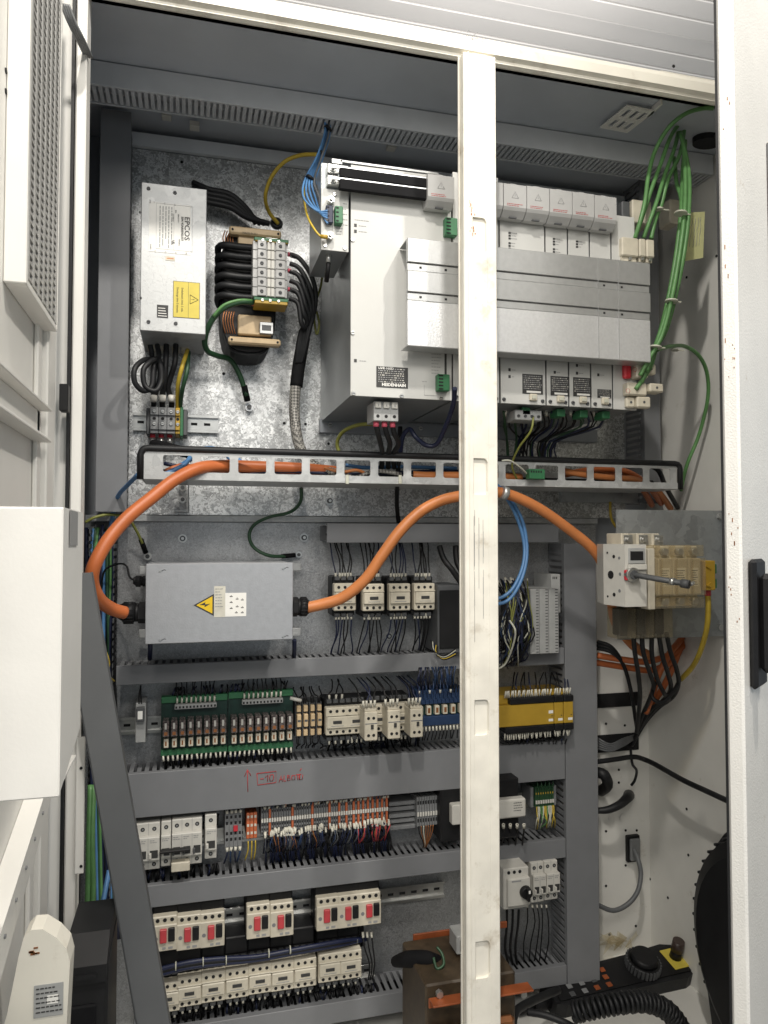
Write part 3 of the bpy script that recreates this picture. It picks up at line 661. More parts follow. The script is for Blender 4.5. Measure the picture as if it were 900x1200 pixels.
def connector(parent, pxa, pya, pxb, pyb, y, m_='green_plastic', n=5, d=.014):
    a, b = at(pxa, pya, y), at(pxb, pyb, y); m = MB(m_); m.box(a.x, b.x, y-d, y, b.z, a.z, .001)
    for i in range(n): z = b.z+(a.z-b.z)*(i+.5)/n; m.use('dark_hole').box(a.x+.0015, a.x+(b.x-a.x)*.45, y-d-.0003, y-d, z-.0013, z+.0013)
    return m.build('connector', parent)
connector(t, 510, 440, 524, 460, yd); connector(t, 519, 258, 533, 280, yd)
# three pole supply terminal under the module
a, b = at(438, 470, yd+.02), at(467, 494, yd+.02); yy = yd+.02
m = MB('grey_plastic'); m.box(a.x, b.x, yy, yy+.05, b.z, a.z, .001); w3 = (b.x-a.x)/3
for i in range(3):
    xc = a.x+w3*(i+.5); m.use('light_plastic').box(xc-w3*.36, xc+w3*.36, yy-.004, yy, a.z-.012, a.z-.001, .0008); m.use('print_grey').box(xc-.0008, xc+.0008, yy-.0044, yy-.004, a.z-.009, a.z-.005)
    m.use('dark_hole').cyl((xc, yy-.0003, b.z+.008), (xc, yy+.001, b.z+.008), .003, 10); m.use('pink').cyl((xc, yy+.012, b.z), (xc, yy+.012, b.z-.009), .0052, 8)
    if i: m.use('print_grey').box(xc-w3/2-.0003, xc-w3/2+.0003, yy-.0003, yy, b.z, a.z)
m.build('supply_terminal', t)
for i, px in enumerate((441, 451, 460)):
    cable('supply_cable', [(px, 499, 1.232), (px+2, 508, 1.24), (px+5+i, 520, 1.26), (px+7-i*3, 532, 1.29), (px+6-i*2, 548, 1.32)], .0048, 'rubber', 'black supply cable from the %s pole below the big drive unit' % ['left', 'middle', 'right'][i])
# capacitor side module with blue connections
t = thing('brake_module', 'narrow white module with green plug left of the big drive unit', 'drive unit', at(376, 296, YP))
a, b = at(376.5, 193, yd), at(408.5, 296, yd)
zA, zB = Zc(392, 192, yd), Zc(392, 294, yd)
MB('drive_side').box(a.x+.001, b.x-.001, yd+.002, yd+.13, zB, zA).build('housing', t)
m = MB('drive_face').box(a.x, b.x, yd, yd+.0019, zB, Zc(392, 222, yd), .0006); m.use('alu').box(a.x, b.x, yd+.004, yd+.006, Zc(392, 222, yd), zA, .0006)
for px, py in ((381, 288), (404, 291), (392, 228)): p = at(px, py, yd); m.screw(p.x, yd, p.z, .0036)
print_lines(m, X(401, yd), Zc(400, 238, yd), 5, .006, yd, .009); print_lines(m, X(393, yd), Zc(395, 267, yd), 3, .012, yd, .005)
m.build('front_panel', t); connector(t, 391, 245, 400, 266, yd, n=4); connector(t, 381, 243, 389, 264, yd, 'navy_wire', 4, .01)
for i, (px, py) in enumerate(((389, 200), (389, 213.5), (387, 236), (386, 278))):
    p = at(px, py, yd-.002); q = MB('steel'); q.box(p.x-.009, p.x+.011, p.y-.008, p.y+.003, p.z-.008, p.z+.008, .001) if i < 2 else None
    q.use('steel').cyl((p.x, p.y, p.z), (p.x, p.y-.010, p.z), .0062, 6); q.use('alu').cyl((p.x, p.y-.010, p.z), (p.x, p.y-.014, p.z), .0032, 10); q.build('stud', t)
p = at(385, 305, yd+.02); MB('steel').cyl((p.x, p.y, p.z+.012), (p.x, p.y, p.z-.004), .004, 8).use('black').cyl((p.x, p.y, p.z-.004), (p.x, p.y+.02, p.z-.03), .004, 8).build('earth_stud', t)
# busbars
for i, (ya, yb_, lab) in enumerate(((202, 213, 'upper of the two black sleeved busbars across the big drive unit'), (215, 227, 'lower of the two black sleeved busbars across the big drive unit'))):
    yy = yd-.02; x0, x1 = X(397, yy), X(505, yy); zc1, zc0 = Zc(440, ya, yy), Zc(440, yb_, yy)
    m = MB('black_matt').box(x0, x1, yy-.003, yy+.006, zc0, zc1, .001); m.use('alu_bright').box(x0-.012, x1+.01, yy-.001, yy+.003, zc1-.002, zc1+.003, .0006)
    onething('busbar', m, lab, 'busbar')
m = MB('alu'); yy = yd-.012; m.box(X(398, yy), X(515, yy), yy, yy+.002, Zc(450, 196, yy), Zc(450, 194, yy)); m.box(X(388, yy), X(400, yy), yy, yy+.002, Zc(392, 191, yy), Zc(392, 186, yy)); onething('cover_rail', m, 'thin aluminium rail above the two black busbars', 'rail')
# axis drive modules right of the post
mods = [(531.5, 586.5, 'drive module hidden mostly behind the centre post', None, 'drive module just left of the wide one, mostly behind the post'),
        (587.5, 641, None, (612, 438, 636, 462.5), 'double width drive module right of the centre post'),
        (642, 667.8, None, (645, 440.5, 667, 464.5), 'narrow drive module with two indicator groups, right of the wide one'),
        (668.8, 693.8, None, (671.5, 442, 693, 465.5), 'narrow drive module with one indicator group and large black plate'),
        (694.8, 719.5, None, (700, 456, 716, 467), 'narrow plain drive module with small black plate')]
gapx = []
for pa, pb, _, lb, lab in mods:
    x0, x1 = X(pa, yd), X(pb, yd); t = thing('drive_module', lab, 'drive unit', (x0, YP, zd0)); pm = (pa+pb)/2
    zt_ = Zc(pm, 205, yd) if pa < 550 else zd1-.012
    MB('drive_side').box(x0+.0015, x1-.0015, yd+.003, YP-.05, zd0, zt_).build('housing', t)
    m = MB('drive_face').box(x0+.0006, x1-.0006, yd, yd+.0029, zd0-.001, zt_, .0006)
    for px in (pa+4, pb-4): m.screw(X(px, yd), yd, zd0+.006, .0036, 'dark_grey')
    m.screw((x0+x1)/2, yd, Zc(pm, 258 if pa < 650 else 266, yd)+.0, .0036)
    for k, (px, py) in enumerate(((597, 273), (597, 285), (649, 280), (649, 292), (676, 283))):
        if pa < px < pb:
            p = at(px, py, yd)
            for j in range(3): m.use('print').box(p.x-.002, p.x+.002, yd-.001, yd, p.z-.0015-j*.005, p.z+.0015-j*.005)
            print_lines(m, X(px+3, yd), p.z+.001, 3, .012, yd, .005)
    for px, py in ((597, 433), (597, 441), (650, 436), (676, 428), (676, 437), (701, 439)):
        if pa < px < pb: p = at(px, py, yd); m.use('print').box(p.x-.002, p.x+.002, yd-.001, yd, p.z-.003, p.z+.002); print_lines(m, X(px+4, yd), p.z, 1, .008, yd)
    m.build('front_panel', t)
    if lb: plate_label(t, *lb, yd); p = at((lb[0]+lb[2])/2, lb[3]+3.5, yd); MB('cream_plastic').box(p.x-.007, p.x+.007, yd-.006, yd, p.z-.006, p.z+.006, .0012).use('white_wire').box(p.x-.004, p.x+.004, yd-.0075, yd-.006, p.z-.003, p.z+.003).build('service_plug', t)
    if lb: p = at(pm, 480, yd+.03); MB('green_plastic').box(p.x-.008, p.x+.008, yd+.02, yd+.05, zd0-.016, zd0-.002, .001).build('plug', t)
# end panel with connectors
t = thing('end_module', 'last drive module at the right end with red tab and white plugs', 'drive unit', (X(720.5, yd), YP, zd0))
x0, x1 = X(720.5, yd), X(748, yd)
MB('drive_side').box(x0+.001, x1, yd+.003, YP-.05, zd0, zd1-.03).build('housing', t)
MB('drive_face').box(x0+.0006, x1, yd, yd+.0029, zd0-.002, zd1-.03, .0006).build('front_panel', t)
a, b = at(728, 426, yd), at(736.5, 445, yd); MB('red').box(a.x, b.x, yd-.012, yd, b.z, a.z, .003).build('red_tab', t)
for a0, b0, a1, b1, dd in ((738, 423, 752, 446, .022), (729, 450, 752, 466, .018), (752, 452, 768, 463, .026), (741, 466, 757, 480, .016), (752, 428, 764, 441, .014), (731, 466, 741, 479, .010)):
    a, b = at(a0, b0, yd), at(a1, b1, yd); MB('cream_plastic').box(a.x, b.x, yd-dd, yd, b.z, a.z, .0025).use('dark_grey').cyl(((a.x+b.x)/2, yd-dd-.0004, (a.z+b.z)/2), ((a.x+b.x)/2, yd-dd+.001, (a.z+b.z)/2), .0025, 8).build('plug', t)
for px, py in ((744, 433), (736, 458)):
    p = at(px, py, yd-.0225); m = MB('print_red')
    for k in range(12): a0, a1 = k*math.pi/6, (k+1)*math.pi/6; m.tube([(p.x+.004*math.cos(a0), p.y, p.z+.004*math.sin(a0)), (p.x+.004*math.cos(a1), p.y, p.z+.004*math.sin(a1))], .0004, 4, smooth=False)
    m.build('round_symbol', t)
for i, (a0, b0, a1, b1) in enumerate(((741, 233, 764, 268), (729, 277, 749, 306), (749.5, 279, 757.5, 306), (758, 280, 767.5, 307))):
    yy = yd-.01 if i else yd+.03; a, b = at(a0, b0, yy), at(a1, b1, yy); m = MB('cream_plastic'); m.box(a.x, b.x, yy, yy+.05, b.z+.008, a.z, .002)
    if i: m.box(a.x+.002, b.x-.002, yy+.006, yy+.04, b.z, b.z+.008); m.use('steel').cyl(((a.x+b.x)/2, yy+.004, b.z+.004), ((a.x+b.x)/2, yy, b.z+.004), .003, 8)
    m.build('bus_plug', t)
a, b = at(729, 235, yd+.02), at(739, 275, yd+.02); MB('dark_grey').box(a.x, b.x, yd+.02, yd+.06, b.z, a.z, .002).build('bus_socket', t)
# warning caps
caps = [(502, 534, 205, 241, None), (561, 592, 212, 249, None), (592.5, 619.8, 216, 252.5, 0), (620.2, 647, 219, 256, 0), (647.4, 674, 222.5, 260, 0), (674.4, 700.4, 226, 263, 0), (700.8, 727, 230, 267, 0)]
for i, (pa, pb, ya, yb_, _) in enumerate(caps):
    yy = yd-.03; x0, x1 = X(pa, yy)+.0004, X(pb, yy)-.0004; z1, z0 = Zc((pa+pb)/2, ya, yy), Zc((pa+pb)/2, yb_, yy); h = z1-z0
    labs = ['single grey warning cap at the right end of the two black busbars', 'grey warning cap half hidden behind the centre post', 'grey warning cap directly right of the centre post', 'second grey warning cap right of the centre post', 'third grey warning cap right of the centre post', 'fourth grey warning cap right of the centre post', 'rightmost grey warning cap beside the green cables']
    t = thing('warning_cap', labs[i], 'terminal cover', ((x0+x1)/2, yd, z0), 'grey warning caps over the drive modules')
    m = MB('cap_plastic'); m.prism([(yd-.001, z0+.004), (yd-.001, z1), (yy+.002, z1), (yy, z1-.002), (yy, z0+h*.26), (yy+.003, z0+h*.17), (yy+.014, z0), (yd-.004, z0)], 'x', x0, x1)
    m.box((x0+x1)/2-.006, (x0+x1)/2+.006, yy+.006, yy+.02, z1, z1+.0035, .001); m.use('dark_grey').box((x0+x1)/2-.007, (x0+x1)/2+.007, yy+.009, yy+.013, z0-.001, z0+.001)
    m.build('shell', t)
    m = MB('print_red'); cx = (x0+x1)/2; s = .0062; cz = z1-h*.36
    P = [(cx-s, yy-.0003, cz-s*.8), (cx+s, yy-.0003, cz-s*.8), (cx, yy-.0003, cz+s)]
    for k in range(3): m.use('print_grey').tube([P[k], P[(k+1) % 3]], .00035, 4, smooth=False)
    m.box(cx-.0004, cx+.0004, yy-.0006, yy-.0002, cz-s*.3, cz+s*.4); print_lines(m, x0+.006, z0+h*.36, 2, (x1-x0)*.7, yy, .0028, 'print_red', .0008)
    m.build('warning_print', t)
# aluminium cover plate
yv = 1.15
t = thing('heat_cover', 'wide brushed aluminium ribbed cover plate across the drive modules', 'cover', at(478, 404, yv))
x0, x1 = X(478, yv), X(766, yv); zt_, zbt = Zc(478, 278, yv), Zc(478, 404.5, yv); H = zt_-zbt
bands = [(0, .225, 'alu', 0), (.23, .30, 'alu', .003), (.305, .50, 'alu', 0), (.505, .575, 'alu', .003), (.58, 1, 'alu_bright', .0015)]
for a, b, mm, dy in bands:
    o = MB(mm).box(x0, x1, yv+dy, yv+.006, zt_-H*b, zt_-H*a, .0008).build('rib_panel', t)
m = MB('alu').box(x0, x1, yv+.0062, yd-.002, zt_-.0015, zt_); m.box(x0, x1, yv+.0062, yd-.012, zbt, zbt+.0015); m.box(x0, x1, yv+.0061, yv+.008, zbt+.0015, zt_-.0016); m.build('flange', t)
m = MB('dark_hole')
for px in (494, 524, 712, 733): 
    for fr_ in (.265, .54): z = zt_-H*fr_; xx = X(px, yv); m.use('dark_hole').box(xx-.002, xx+.002, yv+.0025, yv+.0029, z-.0017, z+.0017)
for px in (704, 728): xx = X(px, yv); m.use('print_grey').box(xx, xx+.0006, yv-.0004, yv+.002, zbt, zt_)
m.build('holes', t)['kind'] = 'stuff'
# wires under the modules
SMALL = MB('black')
SG = ('relay boards', 'long terminal strip', 'blue relay bank', 'yellow safety', 'double deck', 'orange terminals', 'tangled', 'slim amber', 'under the drive modules')
def wire(pts, r, m_, label, group, n=5, cat='wire', fer=None):
    if any(g in group for g in SG):
        SMALL.use(m_).tube(pts, r, n, step=3)
        if fer:
            d = (Vector(pts[1])-Vector(pts[0])).normalized(); p = Vector(pts[0]); SMALL.use('ferrule').tube([p, p+d*fer], r*1.7, 5, smooth=False)
        return
    mb = MB(m_); mb.tube(pts, r, n, step=3)
    if fer:
        d = (Vector(pts[1])-Vector(pts[0])).normalized(); p = Vector(pts[0]); mb.use('ferrule').tube([p, p+d*fer], r*1.7, 5, smooth=False)
    return onething('wire', mb, label, cat, group)
for i in range(26):
    px = 590+i*4.6+rnd.uniform(-2, 2); mcol = rnd.choice(['black', 'navy_wire', 'navy_wire', 'black', 'dark_green', 'olive_wire' if i < 5 else 'black'])
    e = 592+ (px-590)*.45
    pts = [at(px, 482, yd+.04), at(px+rnd.uniform(-4, 4), 500, 1.27), at(e+rnd.uniform(-8, 8)+8, 518, 1.32), at(e+rnd.uniform(-6, 6)+6, 545, 1.34)]
    wire(pts, .0016 if i % 3 else .0024, mcol, 'thin wire dropping from the drive modules into the cable tray', 'thin wires under the drive modules', fer=.012 if i % 2 else None)
a, b = at(601, 481, yd+.03), at(632, 494, yd+.03); m = MB('grey_plastic').box(a.x, b.x, yd+.02, yd+.06, b.z, a.z, .001)
for i in range(4): m.screw(a.x+(b.x-a.x)*(i+.5)/4, yd+.02, (a.z+b.z)/2-.002, .003, 'dark_grey')
onething('terminal_strip', m, 'small grey four pole terminal under the wide drive module', 'terminal block')
cable('earth_wire', [(625, 488, 1.22), (622, 505, 1.22), (608, 525, 1.25), (600, 545, 1.28), (606, 562, 1.30)], .002, 'olive_wire', 'thin olive wire curving from the drive terminal down to the tray', 'wire')
cable('control_cable', [(533, 455, 1.17), (531, 475, 1.2), (522, 500, 1.24), (512, 520, 1.27), (500, 522, 1.28), (487, 512, 1.28), (480, 503, 1.29), (472, 512, 1.3), (469, 535, 1.32)], .0042, 'navy_wire', 'dark blue bundle sagging beneath the big drive unit')
cable('control_cable', [(469, 500, 1.33), (468, 530, 1.33), (466, 560, 1.34), (465, 590, 1.42), (467, 612, 1.45)], .0045, 'black', 'black bundle dropping through the tray to the short duct')
cable('earth_cable', [(438, 497, 1.27), (420, 498, 1.3), (402, 506, 1.33), (395, 520, 1.35), (400, 536, 1.35)], .0035, 'olive_wire', 'olive green earth cable bowing left under the big drive unit')
# lower brackets and black louvres under the drives
m = MB('inner_grey').box(X(374, 1.49), X(700, 1.49), 1.485, 1.4985, Zc(400, 508, 1.49), Zc(400, 492, 1.49), .001)
for px, py in ((387, 498), (493, 502)): p = at(px, py, 1.485); m.screw(p.x, 1.485, p.z, .005)
onething('drive_bracket', m, 'dark mounting strip under the drives on the upper plate', 'bracket')
# ------------------------------------------------------------------ blue wires from the roof rail
cols = ['blue_wire', 'blue_wire', 'blue_wire', 'blue_wire', 'grey_cable', 'blue_wire']
for i in range(6):
    o = (i-2.5)*1.9; e_ = (i*37 % 7-3)*.004
    cable('blue_lead', [(382+o*.5, 131, 1.33+e_), (384+o*.6, 150, 1.32+e_*.5), (381+o*.7, 166, 1.31+e_*.5), (374+o*.8, 186, 1.29+e_), (364+o*1.5, 212, 1.26), (365+o*1.9+i, 232, 1.23+e_), (375+o*.8, 247+i, 1.2), (384, 247+i*3, 1.19)], .0019, cols[i], 'blue lead in the bundle from the roof rail to the narrow white module' if cols[i] != 'grey_cable' else 'single grey lead within the blue bundle below the roof rail', 'wire', 'blue leads to the narrow white module' if cols[i] != 'grey_cable' else None, n=7)
for i, (px, py) in enumerate(((384, 151), (376, 180), (363, 209))):
    p = at(px, py, 1.315 if i == 0 else 1.30 if i == 1 else 1.262); m = MB('black').cyl((p.x-.001, p.y, p.z-.0016), (p.x+.001, p.y, p.z+.0016), .0078, 12); onething('cable_tie', m, '%s black tie round the blue leads near the narrow white module' % ['topmost', 'middle', 'lowest'][i], 'cable tie')
cable('earth_wire', [(360, 206, 1.28), (356, 228, 1.25), (360, 252, 1.22), (368, 268, 1.2), (376, 277, 1.195), (384, 278, 1.19)], .0018, 'yellow_wire', 'thin yellow wire bolted to the lower stud of the narrow white module', 'wire', parts=[('lug', 'tube', [(376, 277, 1.19), (384, 278, 1.186)], .0034, 'yellow_plastic')])
# ------------------------------------------------------------------ green cables
gl = ['green cable nearest the roof, arching out of the roof hole', 'green cable beside the arching one, ending at the beige plugs', 'inner green cable ending at the rightmost beige plug', 'inner green cable between the two beige plug cables', 'long green cable hanging down left of the yellow tag', 'long green cable hanging down nearest the yellow tag', 'long green cable hanging behind its pair to the white plugs', 'thin green cable running inside the long hanging pair']
gp = [[(836, 127, 1.15), (824, 127, 1.155), (804, 133, 1.16), (784, 149, 1.18), (768, 176, 1.21), (760, 205, 1.20), (756, 235, 1.19), (750, 260, 1.19), (744, 279, 1.20)],
      [(800, 140, 1.24), (786, 160, 1.22), (775, 190, 1.21), (764, 220, 1.2), (754, 250, 1.2), (745, 276, 1.21)],
      [(802, 150, 1.24), (797, 180, 1.23), (783, 210, 1.21), (775, 240, 1.21), (768, 258, 1.21), (763, 280, 1.21)],
      [(796, 150, 1.25), (790, 175, 1.23), (779, 205, 1.21), (770, 235, 1.2), (761, 260, 1.2), (754, 279, 1.21)],
      [(800, 160, 1.22), (803, 200, 1.18), (802, 250, 1.15), (796, 300, 1.14), (787, 350, 1.14), (776, 392, 1.15), (761, 420, 1.16), (750, 440, 1.17)],
      [(797, 155, 1.22), (807, 200, 1.18), (807, 250, 1.15), (801, 300, 1.14), (792, 345, 1.15), (780, 388, 1.16), (766, 412, 1.17), (752, 448, 1.18)],
      [(803, 165, 1.24), (800, 205, 1.21), (798, 250, 1.17), (792, 300, 1.165), (783, 350, 1.165), (772, 395, 1.17), (762, 430, 1.18), (745, 456, 1.18)],
      [(790, 185, 1.25), (793, 215, 1.22), (798, 232, 1.19), (799, 270, 1.16), (793, 320, 1.15), (780, 370, 1.15), (768, 405, 1.16), (758, 435, 1.17)]]
for p_, l_ in zip(gp, gl): cable('green_cable', p_, .0040, 'green_wire', l_)
cable('green_cable', [(770, 410, 1.17), (785, 406, 1.2), (803, 406, 1.24), (820, 418, 1.26), (829, 440, 1.28), (829, 470, 1.30), (819, 510, 1.33), (805, 545, 1.35), (798, 575, 1.38)], .0038, 'green_wire', 'single green cable looping right from the bundle towards the side wall')
for i, (px, py, y) in enumerate(((798, 250, 1.145), (787, 353, 1.14), (768, 407, 1.155), (773, 245, 1.2), (791, 410, 1.21))):
    p = at(px, py, y); m = MB('white_wire').cyl((p.x-.0004, p.y, p.z-.0014), (p.x, p.y, p.z+.0014), .0115 if i < 3 else .007, 12); m.box(p.x+.008, p.x+.02, p.y-.001, p.y+.001, p.z-.001, p.z+.001)
    onething('cable_tie', m, ['white tie round the green cables at the yellow tag', 'white tie round the green cables beside the aluminium cover', 'white tie where the green cables reach the white plugs', 'white tie on the green cables above the beige plugs', 'white tie on the single looping green cable'][i], 'cable tie')
t = thing('hanging_tag', 'yellow paper tag with handwriting tied to the hanging green cables', 'tag', at(815, 248, 1.2))
a, b, c_, d_ = at(808, 249, 1.2), at(826, 248, 1.22), at(824, 302, 1.22), at(802, 306, 1.2)
m = MB('tag_yellow'); off = Vector((0, .0012, 0)); P = [a, b, c_, d_]; m.quad(*P[::-1]); Q = [p+off for p in P]; m.quad(*Q)
for i in range(4): m.quad(P[i], P[(i+1) % 4], Q[(i+1) % 4], Q[i])
m.build('card', t)
m = MB('print_grey')
for i in range(7):
    f = .2+.09*i; u0 = a.lerp(b, f); u1 = d_.lerp(c_, f); n_ = 7+i % 3
    pts = [u0.lerp(u1, .12+.7*k/n_)+Vector((rnd.uniform(-.0016, .0016), -.0006, 0)) for k in range(n_)]
    if i % 2 == 0: m.tube(pts, .0004, 4, smooth=False)
m.build('handwriting', t)
m = MB('black'); p = at(828, 133, 1.25); m.prism(ell(p.x, p.y, .03, .022, 20, 2), 'z', ZR-.016, ZR-.0045); onething('cable_gland', m, 'black round grommet in the roof where the green cables enter', 'grommet')
a, b = at(785, 232, 1.3), at(798, 262, 1.3); onething('plug', MB('cream_plastic').box(a.x, b.x, 1.3, 1.34, b.z, a.z, .003), 'beige plug hanging behind the green cables under the roof rail', 'plug')
# ------------------------------------------------------------------ cable tray
yt0, yt1 = 1.29, 1.42
x0, x1 = X(165, yt0), X(797, yt0); z1, z0 = Zc(480, 536, yt0), Zc(480, 567.5, yt0)
t = thing('cable_tray', 'long galvanised cable tray with rectangular cutouts and black edge trim', 'cable tray', (x0, yt1, z0))
MB('galv_soft').box(x0, x1, yt0+.002, yt1, z0, z0+.002).build('tray_floor', t)
hz1, hz0 = Zc(480, 541, yt0), Zc(480, 559, yt0); xa = X(190, yt0); pitch = (X(762, yt0)-xa)/15; hw = pitch*.77
m = MB('galv_soft'); m.box(x0, x1, yt0, yt0+.0019, z0, hz0, .0005); m.box(x0, x1, yt0, yt0+.0019, hz1, z1); xx = x0
for i in range(17):
    h0 = xa+pitch*i; m.box(xx, min(h0, x1), yt0+.0001, yt0+.0018, hz0-.001, hz1+.001)
    xx = h0+hw
    for cx, sx in ((h0, 1), (h0+hw, -1)):
        if cx < x1-.01:
            for cz, sz in ((hz0, 1), (hz1, -1)): m.prism([(cx-sx*.0004, cz-sz*.0004), (cx+sx*.004, cz-sz*.0004), (cx+sx*.0012, cz+sz*.0012), (cx-sx*.0004, cz+sz*.004)], 'y', yt0+.0003, yt0+.0016)
    if xx > x1: break
m.build('front_wall', t)
MB('galv_soft').box(x0, x1, yt1-.002, yt1, z0+.002, z1-.01).build('rear_wall', t)
m = MB('rubber'); tr = .0056
m.tube([(x0-.002, yt0, z0), (x0-.002, yt0, z1-.008), (x0, yt0, z1-.002), (x0+.004, yt0, z1+.002), (x0+.010, yt0, z1+.003), (x1-.010, yt0, z1+.003), (x1-.004, yt0, z1+.002), (x1, yt0, z1-.002), (x1+.002, yt0, z1-.008), (x1+.002, yt0, z0)], tr, 10, smooth=False); m.build('edge_trim', t)
m = MB('galv_soft'); a, b = at(205, 566, 1.44), at(220, 600, 1.44); m.box(a.x, b.x, 1.42, YP-.001, b.z, b.z+.003); m.prism([(1.30, z0-.0005), (YP-.001, z0-.0005), (YP-.001, b.z)], 'x', b.x, b.x+.002)
for py in (571, 585): p = at(214, py, 1.48); m.use('steel').cyl((p.x, 1.499, p.z), (p.x, 1.487, p.z), .008, 6); m.use('dark_grey').cyl((p.x, 1.487, p.z), (p.x, 1.4865, p.z), .004, 8)
m.build('support_bracket', t)
a, b = at(655, 572, 1.45), at(745, 590, 1.45); MB('galv_dark').box(a.x, b.x, 1.44, 1.45, b.z, a.z, .001).build('support_bracket', t)
for px in (407, 469):
    p = at(px, 562, yt0-.002); m = MB('white_wire').box(p.x-.003, p.x+.003, yt0-.003, yt0-.0005, p.z-.008, p.z+.008, .0008); m.build('cable_tie', t)
MB('rubber').box(x0+.02, x1-.02, yt0+.05, yt1-.004, z0+.003, z0+.022, .004).build('cable_bed', t)['kind'] = 'stuff'
# cables lying in the tray
def traycab(r, m_, pts, label, n=8): return cable('tray_cable', pts, r, m_, label, 'cable', None, n)
traycab(.004, 'blue_wire', [(190, 557, 1.31), (215, 545, 1.32), (228, 530, 1.35), (245, 525, 1.37), (262, 530, 1.37), (280, 545, 1.36), (330, 557, 1.34), (365, 557, 1.34)], 'blue cable arching over the tray rim below the heavy terminals')
traycab(.004, 'blue_wire', [(205, 549, 1.33), (232, 534, 1.36), (250, 528, 1.38), (275, 536, 1.38), (300, 552, 1.36), (345, 556, 1.35)], 'second blue cable arching behind the first in the tray')
traycab(.0035, 'navy_wire', [(192, 543, 1.33), (260, 556, 1.33), (330, 552, 1.33), (420, 556, 1.33), (520, 552, 1.33), (600, 556, 1.33)], 'dark blue cable along the bottom of the tray')
traycab(.004, 'orange', [(194, 552, 1.32), (215, 545, 1.33), (235, 550, 1.335), (300, 558, 1.34)], 'thin orange cable at the left end of the tray')
traycab(.0085, 'orange_light', [(484, 557, 1.312), (500, 558, 1.308), (525, 558, 1.31), (560, 558, 1.315), (610, 560, 1.33)], 'orange cable showing in the tray cutout left of the post')
traycab(.0065, 'orange_light', [(655, 551, 1.32), (690, 557, 1.31), (720, 560, 1.32), (745, 562, 1.34), (770, 575, 1.38), (786, 596, 1.42)], 'orange cable lowest in the right end of the tray')
traycab(.0065, 'orange', [(662, 556, 1.34), (700, 550, 1.335), (735, 553, 1.34), (760, 570, 1.36), (775, 590, 1.42)], 'orange cable above it in the right end of the tray')
traycab(.0065, 'orange', [(700, 556, 1.36), (735, 560, 1.35), (752, 572, 1.37), (764, 592, 1.43)], 'orange cable bending down through the tray end, innermost')
traycab(.005, 'rubber', [(760, 545, 1.34), (772, 552, 1.33), (780, 570, 1.36), (794, 595, 1.42)], 'black cable bending down at the right end of the tray')
traycab(.004, 'braid', [(400, 553, 1.32), (416, 560, 1.31), (440, 552, 1.315), (470, 556, 1.32)], 'short braided screen lying in the tray')
traycab(.003, 'orange_light', [(380, 548, 1.32), (400, 553, 1.31), (418, 551, 1.31), (430, 556, 1.32)], 'thin orange end of a stripped cable in the tray')
traycab(.0035, 'blue_wire', [(405, 545, 1.33), (430, 548, 1.33), (470, 547, 1.33), (535, 549, 1.33)], 'light blue cable behind the tray cutouts left of the post')
a, b = at(618, 550, 1.28), at(636, 562, 1.28); m = MB('green_plastic').box(a.x, b.x, 1.27, 1.288, b.z, a.z, .001)
for i in range(5): m.use('dark_hole').box(a.x+.002+i*.005, a.x+.005+i*.005, 1.2697, 1.27, a.z-.007, a.z-.003)
onething('plug', m, 'green screw plug hooked over the tray rim right of the post', 'plug')
cable('white_wire', [(588, 540, 1.25), (598, 540, 1.25), (610, 548, 1.26), (617, 555, 1.275)], .0016, 'white_wire', 'thin white wire running to the green plug on the tray rim', 'wire')
cable('blue_bundle_tail', [(162, 556, 1.3), (150, 568, 1.36), (138, 582, 1.42), (132, 605, 1.45), (126, 650, 1.46), (122, 720, 1.46), (120, 790, 1.46)], .004, 'blue_wire', 'blue cable leaving the left end of the tray into the open duct')
# ------------------------------------------------------------------ heavy orange cables
cable('power_cable', [(396, 553, 1.34), (350, 549, 1.335), (300, 547, 1.33), (260, 546, 1.31), (232, 549, 1.285), (205, 562, 1.265), (178, 583, 1.25), (150, 606, 1.23), (126, 634, 1.21), (110, 664, 1.20), (108, 684, 1.21), (116, 702, 1.23), (130, 713, 1.26), (146, 718, 1.28)], .0106, 'orange', 'thick orange power cable sweeping left from the tray into the metal box', n=16)
cable('power_cable', [(360, 712, 1.305), (378, 708, 1.30), (402, 700, 1.29), (428, 679, 1.275), (447, 652, 1.265), (468, 623, 1.26), (492, 600, 1.26), (516, 587, 1.26), (540, 581, 1.26), (570, 576, 1.265), (598, 580, 1.27), (632, 596, 1.275), (665, 619, 1.28), (695, 644, 1.285), (709, 668, 1.29), (716, 700, 1.31), (722, 730, 1.34), (742, 756, 1.36), (760, 768, 1.38)], .0100, 'orange_light', 'thick orange power cable rising from the metal box and passing behind the post', n=16)
p = at(594, 579, 1.262); q = at(588, 577, 1.262); onething('cable_clamp', MB('alu').cyl(p, q, .013, 14), 'silver clamp on the orange power cable beside the post', 'clamp')
